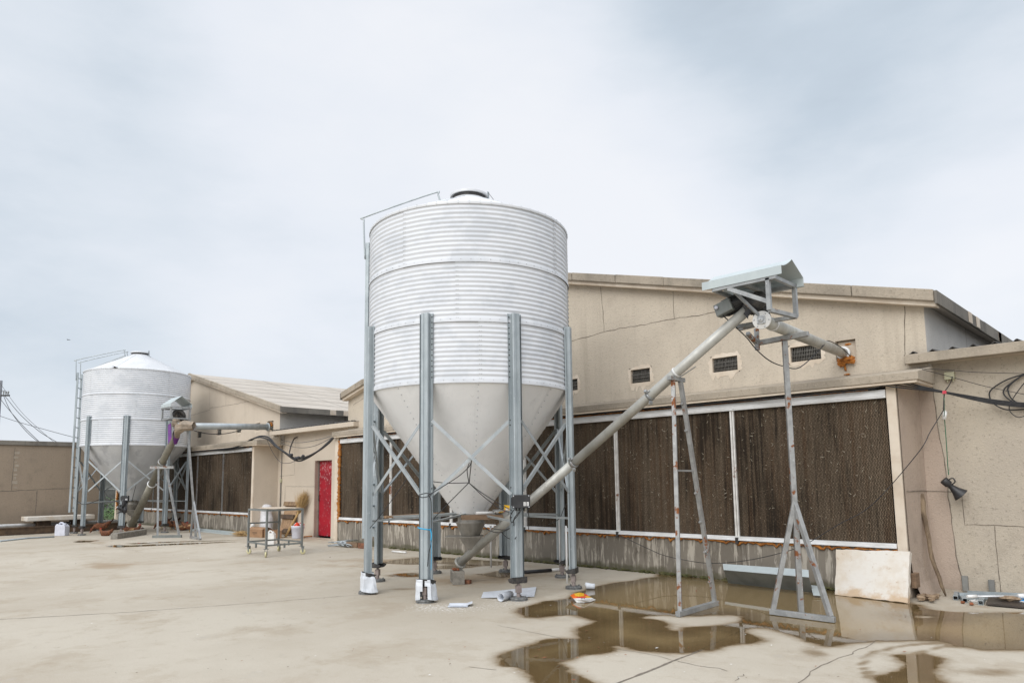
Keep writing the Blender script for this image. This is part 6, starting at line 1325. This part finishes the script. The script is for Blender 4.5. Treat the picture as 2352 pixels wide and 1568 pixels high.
def hen(label, c, L, yaw, pose):
    root = thing('hen', label, 'hen', c, 'brown hens by the far silo'); c = Vector(c); f = Vector((math.cos(yaw), math.sin(yaw), 0)); s_ = Vector((-f.y, f.x, 0)); up = Vector((0, 0, 1)); k = L / .36; z0 = .17 * k if pose != 'lie' else .075 * k
    sp = [(-.26, .14, .004, .004), (-.22, .12, .03, .035), (-.15, .06, .06, .055), (-.07, .01, .085, .085), (.02, -.005, .095, .095), (.10, .015, .08, .085)]
    sp += {'up': [(.15, .07, .045, .05), (.165, .12, .032, .034), (.175, .155, .030, .030), (.20, .165, .022, .022), (.225, .158, .006, .006)], 'peck': [(.16, .0, .045, .045), (.20, -.05, .032, .032), (.225, -.095, .028, .028), (.24, -.125, .02, .02), (.25, -.15, .006, .006)], 'lie': [(.14, .05, .05, .05), (.16, .09, .034, .034), (.175, .115, .030, .030), (.20, .122, .022, .022), (.22, .115, .006, .006)]}[pose]
    b = MB(); b.smooth = True; n_ = 14; vs = []
    for i, (x, z, rw, rh) in enumerate(sp):
        a_, q_ = sp[max(i - 1, 0)], sp[min(i + 1, len(sp) - 1)]; tn = (f * (q_[0] - a_[0]) + up * (q_[1] - a_[1])).normalized(); bn = tn.cross(s_).normalized()
        for m_ in range(n_): t = 2 * pi * m_ / n_; vs.append(c + up * z0 + (f * x + up * z + s_ * rw * math.cos(t) + bn * rh * math.sin(t)) * k)
    b.add(vs, [(i * n_ + m_, i * n_ + (m_ + 1) % n_, (i + 1) * n_ + (m_ + 1) % n_, (i + 1) * n_ + m_) for i in range(len(sp) - 1) for m_ in range(n_)]); b.build('body', 'hen', root)
    b = MB()
    for m_ in range(7): t = (m_ - 3) / 3; p = c + up * z0 + (f * -.17 + up * .08) * k; e_ = c + up * z0 + (f * (-.30 + .03 * abs(t)) + up * (.20 - .05 * abs(t)) + s_ * t * .06) * k; w = s_ * .02 * k; b.add([p - w, p + w, e_ + w, e_ - w], [(0, 1, 2, 3)])
    b.build('tail', 'hen_dark', root, thick=.004)
    for m_ in (-1, 1): b = MB(); b.sheet(lambda u, v: c + up * z0 + (f * (.08 - .24 * u) + up * (.05 - .07 * v - .02 * u + .03 * (1 - u)) * (1) + s_ * m_ * (.095 - .03 * (2 * v - 1) ** 2 - .045 * u * u)) * k, 6, 4); b.build('wing', 'hen_cream' if m_ < 0 else 'hen', root, thick=.01)
    hx, hz = sp[-3][0], sp[-3][1]; b = MB(); q = c + up * z0 + (f * hx + up * (hz + .03)) * k; b.add([q - f * .03 * k, q + f * .03 * k, q + (f * .025 + up * .02) * k, q + (f * .008 + up * .012) * k, q + (-f * .002 + up * .026) * k, q + (-f * .018 + up * .012) * k, q + (-f * .03 + up * .02) * k], [tuple(range(7))]); q2 = q + (f * .035 - up * .06) * k; b.add([q2, q2 + (f * .015 - up * .01) * k, q2 - up * .03 * k], [(0, 1, 2)]); b.build('comb', 'comb', root, thick=.006)
    if pose != 'lie':
        for m_ in (-1, 1):
            b = MB(); p = c + s_ * m_ * .035 * k + f * .01 * k; b.tube([p + up * .10 * k, p + up * .045 * k + f * -.012 * k, p + up * .006], .007 * k, 6)
            for a in (-.5, 0, .5): b.tube([p + up * .006, p + (f * math.cos(a) + s_ * math.sin(a)) * .04 * k + up * .003], .004 * k, 5)
            b.build('leg', 'beak', root)
hen('brown hen pecking beside the foremost leg of the farther silo', (-23.75, 6.75, .0), .40, YAW + pi + .2, 'peck')
hen('brown hen crouching at the left end of the concrete beam', tuple(G(243, 1230)), .32, YAW + pi, 'lie')
hen('dark brown hen lying at the lower end of the far auger', tuple(G(303, 1226)), .42, YAW + .1, 'lie')
hen('brown hen facing left, behind the far silo leg near the A-shaped stand', tuple(at_wall(372, 1213, 8.6)), .36, YAW + pi, 'peck')
hen('pale-headed hen standing upright between the far stand legs', tuple(at_wall(394, 1213, 8.65)), .38, YAW + pi - .3, 'up')
hen('russet hen with tail to the left near the far plinth', tuple(at_wall(416, 1211, 8.7)), .38, YAW, 'lie')
hen('red-combed hen standing just left of the slim far stand', tuple(at_wall(436, 1212, 8.5)), .36, YAW + .3, 'up')

# front: cement block, bricks, offcuts
bl = thing('cement_block', 'grey hollow cement block carrying the lower end of the auger', 'cement block', (-7.42, 6.55, 0)); b = MB(); ang = rad(8)
hz = .178; o_ = Vector(G(1040.5, 1343)); bu = Vector(RH) * math.cos(.2) + Vector(FH) * math.sin(.2); bv = Vector((-bu.y, bu.x, 0)); bw_, bd_ = .158, .34
def bbox(u0, u1, v0, v1, z0, z1): b.add([o_ + bu * u + bv * v + Vector((0, 0, z)) for z in (z0, z1) for v in (v0, v1) for u in (u0, u1)], [(0, 2, 3, 1), (4, 5, 7, 6), (0, 1, 5, 4), (2, 6, 7, 3), (0, 4, 6, 2), (1, 3, 7, 5)])
bbox(0, bw_, 0, bd_, .001, .032); bbox(0, bw_, 0, bd_, hz - .032, hz)
for v in (0, .155, .31): bbox(.0005, bw_ - .0005, v + .0005, v + .0295, .032, hz - .032)
b.build('block', 'block', bl, bevel=.004)
b = MB(); bbox(bw_ - .05, bw_ - .045, .03, bd_ - .03, .034, hz - .034); b.build('core_back', 'block', bl)  # thin panel in the block's own colour closes the cores
b = MB(); b.blob(o_ + bu * .03 + bv * .08 + Vector((0, 0, hz + .020)), .032, 3, 8, 6, .35, (1.2, .9, .6)); b.blob(o_ + bu * .075 + bv * .06 + Vector((0, 0, hz + .018)), .026, 5, 8, 6, .35, (1.2, .9, .6)); tag(b.build('brick_rubble', 'clay'), 'broken red brick pieces wedged under the auger end on the block', 'brick pieces')
c = Vector(G(1071, 1340)); b = MB(); b.box(c.x - .045, c.x + .05, c.y - .03, c.y + .06, .001, .052, .5); tag(b.build('brick', 'brick', bevel=.003), 'small dark red brick offcut beside the cement block', 'brick')
c = Vector(G(856, 1334)); b = MB(); b.box(c.x - .03, c.x + .03, c.y - .03, c.y + .03, .001, .05, .6); b.cur = 1; b.box(c.x - .03, c.x + .03, c.y - .03, c.y + .03, .05, .056, .6); tag(b.build('timber_offcut', ['black', 'plank'], bevel=.002), 'small dark wooden chock beside the left rear foot of the front silo', 'timber')
# planks and things lying on the silo ties
b = MB(); b.bar(DP(1060, 1188, 9.22), DP(1160, 1186, 9.36), .12, .060); tag(b.build('plank', 'plank', bevel=.004), 'brown plank lying on the ties under the front hopper', 'plank', 'planks on the silo ties')
b = MB(); b.bar(DP(884, 1187, 10.1), DP(1018, 1178, 10.6), .10, .03); tag(b.build('plank', 'wood_board', bevel=.004), 'thin pale plank lying on the left rear ties of the front silo', 'plank', 'planks on the silo ties')
b = MB(); b.tube([DP(1093, 1178, 9.26), DP(1131, 1177, 9.32)], .021, 14); tag(b.build('roll', 'white_plastic'), 'white rolled sheet lying on the plank under the hopper', 'roll')
o_ = Vector(DP(1134, 1178, 9.30)); r_ = Vector(RH); rg = random.Random(1); b = MB(); n_ = 10; vs = []
for j in range(4):
    for i in range(n_ + 1): t = i / n_; vs.append(o_ + r_ * (.215 * t) + Vector(FH) * (.05 * j - .06) + Vector((0, 0, .005 + (.075 * max(0, t - .45) if j in (1, 2) else .015) + rg.uniform(-.008, .008))))
cols = [0, 0, 0, 1, 1, 1, 2, 1, 1, 1]
for j in range(3):
    for i in range(n_): b.cur = cols[i]; b.f.append([j * (n_ + 1) + i, j * (n_ + 1) + i + 1, (j + 1) * (n_ + 1) + i + 1, (j + 1) * (n_ + 1) + i]); b.mi.append(b.cur); b.sm.append(False)
b.v = [tuple(v) for v in vs]; p = o_ + r_ * .135 + Vector((0, 0, .02)); b.cur = 1; b.add([p, p + r_ * .10 + Vector((0, 0, -.005)), p + r_ * .095 + Vector((0, 0, .075)), p + r_ * .0 + Vector((0, 0, .085))], [(0, 1, 2, 3)]); b.cur = 0; p = p - Vector(FH) * .003 + r_ * .02 + Vector((0, 0, .014)); b.add([p, p + r_ * .035, p + r_ * .035 + Vector((0, 0, .028)), p + Vector((0, 0, .03))], [(0, 1, 2, 3)])
tag(b.build('feed_bag', ['white_plastic', 'yellow', 'redprint'], thick=.003), 'small yellow and red bag folded on the plank under the hopper', 'bag', 'printed feed bags')
# large printed bag at the puddle edge
GB = lambda x, y, z=0: Vector(G(2180 * .59756 + x * .045738, 2220 * .59756 + y * .045738, z))
bagpts = [[(160, 880, .035), (350, 790, .055), (620, 735, .075), (840, 785, .06), (1000, 860, .045)], [(240, 960, .045), (430, 920, .06), (590, 940, .07), (860, 910, .055), (1120, 935, .04)], [(310, 1030, .035), (520, 1010, .05), (760, 1010, .055), (1000, 1010, .045), (1240, 1000, .03)], [(400, 1120, .02), (620, 1110, .035), (850, 1110, .04), (1080, 1100, .035), (1340, 1060, .02)], [(490, 1222, .006), (680, 1215, .012), (900, 1215, .012), (1150, 1205, .010), (1430, 1095, .01)]]
vs = [GB(x, y, z) for row in bagpts for x, y, z in row]; b = MB(); b.smooth = False; b.v = [tuple(v) for v in vs]; cmap = [[1, 2, 2, 3], [1, 3, 3, 2], [0, 0, 0, 0], [0, 0, 0, 0]]
for j in range(4):
    for i in range(4): b.f.append([j * 5 + i, j * 5 + i + 1, (j + 1) * 5 + i + 1, (j + 1) * 5 + i]); b.mi.append(cmap[j][i]); b.sm.append(True)
b.sm = [False] * len(b.sm)
fb = b.build('feed_bag', ['white_plastic', 'orangeprint', 'yellow', 'redprint'], thick=.006); tag(fb, 'orange, yellow and white printed bag lying at the puddle edge', 'bag', 'printed feed bags')
b = MB()
for x in (710, 785, 860): p = GB(x, 1022, .055); b.bar(p - r_ * .006, p + r_ * .006, .004, .010)
for x0_, x1_, y_ in ((560, 780, 1095), (800, 1160, 1090), (1200, 1320, 1085)): b.bar(GB(x0_, y_, .046), GB(x1_, y_ - 8, .044), .003, .003)
b.build('print', 'ink', fb)
# crushed bottle
c = Vector(G(1355, 1353)); b = MB(); rg = random.Random(3); d = Vector(RH); b.tube([c + Vector((0, 0, .045)) - d * .055, c + Vector((0, 0, .048)) - d * .05, c + Vector((0, 0, .045)) - d * .02, c + Vector((0, 0, .04)) + d * .02, c + Vector((0, 0, .038)) + d * .06], [.022, .043, .041, .036, .038], 9); tag(b.build('crushed_bottle', 'film'), 'crushed clear plastic bottle at the tip of the big puddle', 'bottle')
# white offcut sheets and a rolled one
b = MB(); b.sheet(lambda u, v: Vector(G(1105 + 122 * u + 5 * v, 1372 - 13 * v - 9 * u * v - 3 * u, .006 + .012 * abs(math.sin(3 * u + 2 * v)))), 10, 4); tag(b.build('sheet_offcut', 'sheet_white', thick=.003), 'white sheet offcut lying under the roll at the front silo foot', 'sheet', 'white sheet offcuts')
p0_, p1_ = Vector(G(1150, 1371, .052)), Vector(G(1173, 1364, .052)); dd = (p1_ - p0_).normalized(); b = MB(); b.lathe([(.045, -.10), (.043, .14), (.040, .14), (.042, -.10), (.045, -.10)], p0_.lerp(p1_, .4), 20, dd); tag(b.build('roll', 'sheet_white'), 'white sheet curled into a roll on the offcut', 'roll')
b = MB(); b.sheet(lambda u, v: Vector(G(1028 + 46 * u + 5 * v, 1393 - 9 * v, .008)), 4, 2); b.sheet(lambda u, v: Vector(G(1034 + 40 * u, 1385 + 5 * v + 0 * u, .030 - .014 * v)), 4, 2); b.sheet(lambda u, v: Vector(G(1066 + 19 * u, 1391.5 - 7 * u - 5 * v, .012 + .022 * u)), 4, 2); tag(b.build('sheet_offcut', 'sheet_white', thick=.003), 'folded white sheet lying alone left of the roll', 'sheet', 'white sheet offcuts')
# pipes by the rear feet
pA, pB, pC = Vector(G(1205, 1313, .03)), Vector(G(1266, 1308.5, .03)), Vector(G(1312, 1304, .03)); pi_ = thing('pipe', 'black and white plastic pipe lying between the rear silo feet', 'pipe', pA)
b = MB(); b.tube([pA, pB], .026, 12); b.build('black_length', 'black', pi_); b = MB(); b.tube([pB, pC], .022, 12); b.build('white_length', 'white_plastic', pi_)
for x, dist, y0_, y1_, lab in ((1300, 9.75, 1207, 1343, 'white plastic conduit strapped to the right leg of the front silo'), (1284.5, 10.4, 1190, 1308, 'white plastic conduit strapped to the right rear leg of the front silo'), (1127, 10.7, 1207, 1302, 'white plastic conduit beside the rear leg behind the auger')):
    p, q = Vector(DP(x, y0_, dist)), Vector(DP(x + 2, y1_, dist)); q.x, q.y = p.x, p.y; b = MB(); b.tube([p, q], .014, 8); tag(b.build('conduit', 'white_plastic'), lab, 'conduit', 'white conduits on the silo legs')
b = MB(); rg = random.Random(5)
for k in range(7): p = Vector(G(930 + 12 * k, 1205 + rg.uniform(-4, 4), .01)); p.y = min(p.y, 8.9); a = rg.uniform(-.5, 1.4); b.tube(smoothpts([p, p + Vector((math.cos(a), math.sin(a) * .4, .02)) * .3, p + Vector((math.cos(a + .3), math.sin(a + .3) * .4, .01)) * .6]), .006, 5)
tag(b.build('wire_scraps', 'cable'), 'loose dark wire scraps along the plinth behind the front silo', 'wire scraps', kind='stuff')
b = MB(); c = at_wall(915, 1206, 8.6); b.tube([c + Vector((-.2, 0, .02)), c + Vector((.22, .03, .02))], .018, 8); tag(b.build('pipe', 'white_plastic'), 'short white pipe near the plinth left of the front silo', 'pipe')

# right: foam board, spare hood, branch, debris
b = MB(); n_ = Vector((.02, -.88, .30)).normalized() * .07; q = [Vector(p) - n_ for p in (G(1918, 1364, .012), G(2085, 1384, .012), YP(2090, 1266, 8.93), YP(1921, 1261, 8.93))]
def slabfn(): 
    vs = []; rg = random.Random(3); N_, M_ = 14, 9
    for s in (0, 1):
        for j in range(M_ + 1):
            for i in range(N_ + 1):
                u, v = i / N_, j / M_; p = Vector(q[0]).lerp(Vector(q[1]), u).lerp(Vector(q[3]).lerp(Vector(q[2]), u), v) + n_ * s
                if i in (0, N_) or j in (0, M_): p += Vector((rg.uniform(-.006, .006), 0, rg.uniform(-.006, .006)))
                else: p += n_ * rg.uniform(-.02, .02)
                vs.append(p)
    K = (N_ + 1) * (M_ + 1); ix_ = lambda s, i, j: s * K + j * (N_ + 1) + i; fs = [(ix_(s, i, j), ix_(s, i + 1, j), ix_(s, i + 1, j + 1), ix_(s, i, j + 1)) for s in (0, 1) for i in range(N_) for j in range(M_)]
    fs += [(ix_(0, i, j), ix_(0, i + 1, j), ix_(1, i + 1, j), ix_(1, i, j)) for j in (0, M_) for i in range(N_)] + [(ix_(0, i, j), ix_(0, i, j + 1), ix_(1, i, j + 1), ix_(1, i, j)) for i in (0, N_) for j in range(M_)]
    return vs, fs
b.add(*slabfn()); tag(b.build('foam_board', 'slab'), 'thick stained white board leaning on the near plinth in the puddle', 'board')
b = MB(); c = Vector((-2.47, 9.0, 0)); b.box(-2.505, -2.455, 8.95, 9.1, .13, .29); tag(b.build('timber_offcut', 'plank', bevel=.004), 'wooden chock behind the right edge of the stained board', 'timber')
sh = [Vector(YP(1660, 1294, 8.74)), Vector(YP(1857, 1308, 8.65))]; m0, m1 = Vector(YP(1662, 1308, 8.60)), Vector(YP(1858, 1325, 8.51)); e0, e1 = Vector(YP(1673, 1342, 8.80)), Vector(YP(1868, 1365, 8.71)); e0.z, e1.z = .012, .012
b = MB(); b.add([sh[0], sh[1], m1, m0], [(0, 1, 2, 3)]); b.cur = 1; b.add([m0, m1, e1, e0], [(0, 1, 2, 3)]); b.cur = 0  # second colour darkens the down-facing side, shade put into the sheet
p0_, p1_ = Vector(YP(1862, 1343, 8.80)), Vector(YP(1894, 1346, 8.80)); b.add([p0_, p1_, Vector(G(1890, 1368, .03)), Vector(G(1868, 1366, .03))], [(0, 1, 2, 3)])
tag(b.build('spare_hood', ['hood', 'hood_dark'], thick=.003), 'folded grey sheet hood lying against the plinth in the puddle', 'sheet hood', 'motor rain hoods')
bt_, tp_ = Vector(G(2174, 1368, .01)), Vector(XP(2117, 1134, -2.50)); b = MB(); rg = random.Random(4); pts = [bt_.lerp(tp_, t) + Vector((rg.uniform(-.012, .012), .0, 0)) + Vector((-.05, 0, 0)) * math.sin(pi * t) for t in np.linspace(0, 1, 12)]
b.tube(pts, [.008, .02, .022, .021, .024, .022, .024, .025, .026, .03, .034, .03], 9); tag(b.build('branch', 'bark'), 'bare wooden branch leaning in the corner by the speckled wall', 'branch')
def CD(x, y): return (2103.4 + .10569 * x, 1302.7 + .10569 * y)
g_ = lambda x, y, z=0: Vector(G(*CD(x, y), z))
b = MB(); rg = random.Random(7)
for k in range(22): p = g_(rg.uniform(90, 480), rg.uniform(600, 690), rg.uniform(.012, .05)); b.blob(p, rg.uniform(.018, .045), k, 7, 5, .4, (1.2, 1, .7))
tag(b.build('rubble', 'rubble'), 'heap of crumbled plaster at the foot of the right corner', 'rubble', kind='stuff')
for p, q_, lab in (((865, 660), (900, 560), 'short square tube offcut next to the branch foot'), ((1070, 715), (960, 590), 'square tube offcut lying right of the first, pointing forward'), ((1410, 765), (1460, 680), 'small square tube offcut nearest the dark board')):
    b = MB(); a_, e_ = g_(*p, .025), g_(*q_, .025); d = (e_ - a_).normalized()
    for s, w, h in ((-1, .004, .046), (1, .004, .046)): o = d.cross(Vector((0, 0, 1))) * .022 * s; b.bar(a_ + o, e_ + o, w, h)
    for s in (-1, 1): o = Vector((0, 0, .021 * s)); b.bar(a_ + o, e_ + o, .04, .004)
    tag(b.build('tube_offcut', 'leg'), lab, 'tube offcut', 'square tube offcuts')
for (p, z0_), (q_, z1_), w, lab in ((((1040, 650), .03), ((2352, 640), .03), .045, 'long grey steel rail lying behind the dark board'), (((940, 585), .05), ((1700, 570), .06), .03, 'thin grey rail sloping over the tube offcuts'), (((1120, 540), .05), ((2400, 600), .045), .035, 'rear grey rail closest to the speckled wall')):
    b = MB(); b.bar(g_(*p, z0_), g_(*q_, z1_), w, .04); tag(b.build('steel_rail', 'leg'), lab, 'steel rail', 'grey steel rails')
pr = thing('support_rod', 'bright aluminium rod with white end caps on the rails', 'rod', g_(1760, 600)); a_, e_ = g_(1300, 625, .085), g_(2230, 620, .085); b = MB(); b.tube([a_, e_], .011, 12); b.build('rod', 'alu', pr); d = (e_ - a_).normalized()
b = MB(); b.tube([e_ - d * .01, e_ + d * .09], [.022, .03], 14); b.build('end_cap', 'white_plastic', pr)
b = MB(); b.tube([a_ - d * .09, a_ + d * .01], [.016, .02], 14); b.build('end_cap', 'white_plastic', pr)
db = thing('brown_board', 'dark brown film-faced board with a blue sticker on the ground', 'board', g_(1900, 760)); c0, c1, c2, c3 = g_(1530, 810, .012), g_(2700, 915, .012), g_(2700, 690, .04), g_(1600, 640, .04)
b = MB(); b.prism([c0, c1, c2, c3], (0, 0, .018)); b.build('panel', 'board_dark', db)
b = MB(); k0 = Vector((0, 0, .0195)); l_ = lambda u, v: c0.lerp(c1, u).lerp(c3.lerp(c2, u), v) + k0
b.add([l_(.62, .42), l_(.74, .40), l_(.74, .80), l_(.62, .80)], [(0, 1, 2, 3)]); b.cur = 1; k0 = Vector((0, 0, .0208)); b.add([l_(.62, .42), l_(.74, .40), l_(.74, .52), l_(.62, .53)], [(0, 1, 2, 3)]); b.build('sticker', ['bluelabel', 'white_plastic'], db)
b = MB(); p = g_(1985, 660, .07); b.blob(p, .07, 5, 10, 6, .3, (1.5, .8, .35)); tag(b.build('paper_scrap', 'rubble'), 'crumpled tan paper lying on the dark brown board', 'paper')
b = MB(); b.blob(g_(1310, 735, .02), .035, 3, 9, 6, .45, (1.6, .8, .5)); tag(b.build('paper_scrap', 'paper'), 'crumpled white paper beside the small tube offcut', 'paper')
for x, y, lab in ((1020, 735, 'small brown clay lump below the tube offcuts'), (1212, 770, 'small brown clay lump left of the white paper')): b = MB(); b.blob(g_(x, y + 18, .016), .022, x, 9, 6, .15, (1, 1, .75)); tag(b.build('clay_lump', 'clay'), lab, 'clay lump', 'clay lumps')
for x0_, y0_, y1_, lab in ((2216, 1322, 1357, 'grey steel stub fixed upright on the speckled wall, nearer the branch'), (2277, 1331, 1357, 'shorter grey steel stub on the speckled wall, farther right')):
    p = YP(x0_, y0_, 9.77); q_ = YP(x0_ + 2, y1_, 9.77); b = MB(); b.box(p[0] - .03, p[0] + .026, 9.765, 9.797, max(.02, q_[2]), p[2]); b.box(p[0] - .03, p[0] - .026, 9.75, 9.765, max(.02, q_[2]), p[2]); tag(b.build('steel_stub', 'corr_grey'), lab, 'steel stub', 'steel stubs on the wall')
# moss line, leaf litter
b = MB(); rg = random.Random(15)
for k in range(420): x = rg.uniform(-12.5, -3.4); r = rg.uniform(.012, .032); b.blob((x, FY - rg.uniform(0, .05), rg.uniform(0, .03)), r, k, 6, 4, .4, (1.8, .8, .6))
for k in range(60): x = rg.uniform(-23.5, -19); b.blob((x, FY - .02, .01), rg.uniform(.015, .03), k, 6, 4, .4, (1.8, .8, .6))
tag(b.build('moss_strip', 'moss'), 'dark green moss along the foot of the plinths', 'moss', kind='stuff')
b = MB(); rg = random.Random(21)
def bit(p, s, c):
    b.cur = c; a = rg.uniform(0, 2 * pi); d1, d2 = Vector((math.cos(a), math.sin(a), rg.uniform(-.1, .25))) * s, Vector((-math.sin(a), math.cos(a), rg.uniform(0, .3))) * s * .45; p = Vector(p) + Vector((0, 0, .012)); b.add([p - d1, p - d2 * .8, p + d1, p + d2], [(0, 1, 2, 3)])
for x, y in C8((700, 810), (1185, 960), (1215, 1062), (732, 1110), (680, 1217), (945, 1262), (765, 1230), (1310, 1128), (1060, 1455), (1895, 1135), (1830, 866), (2290, 558), (1780, 432), (905, 1305), (1215, 1028)) + C6((40, 972), (290, 610), (985, 850), (1605, 765), (1600, 995), (1730, 755)): bit(G(x, y), rg.uniform(.012, .026), rg.choice([0, 0, 1]))
for k in range(420): x, y = rg.uniform(60, 2300), rg.uniform(1250, 1560); bit(G(x, y), rg.uniform(.004, .013) * (1 if y > 1300 else 1.8), rg.choice([0, 2, 2, 1]))
tag(b.build('leaf_litter', ['clay', 'paper', 'wood_dark']), 'scattered leaf and paper scraps over the yard and puddles', 'litter', kind='stuff')
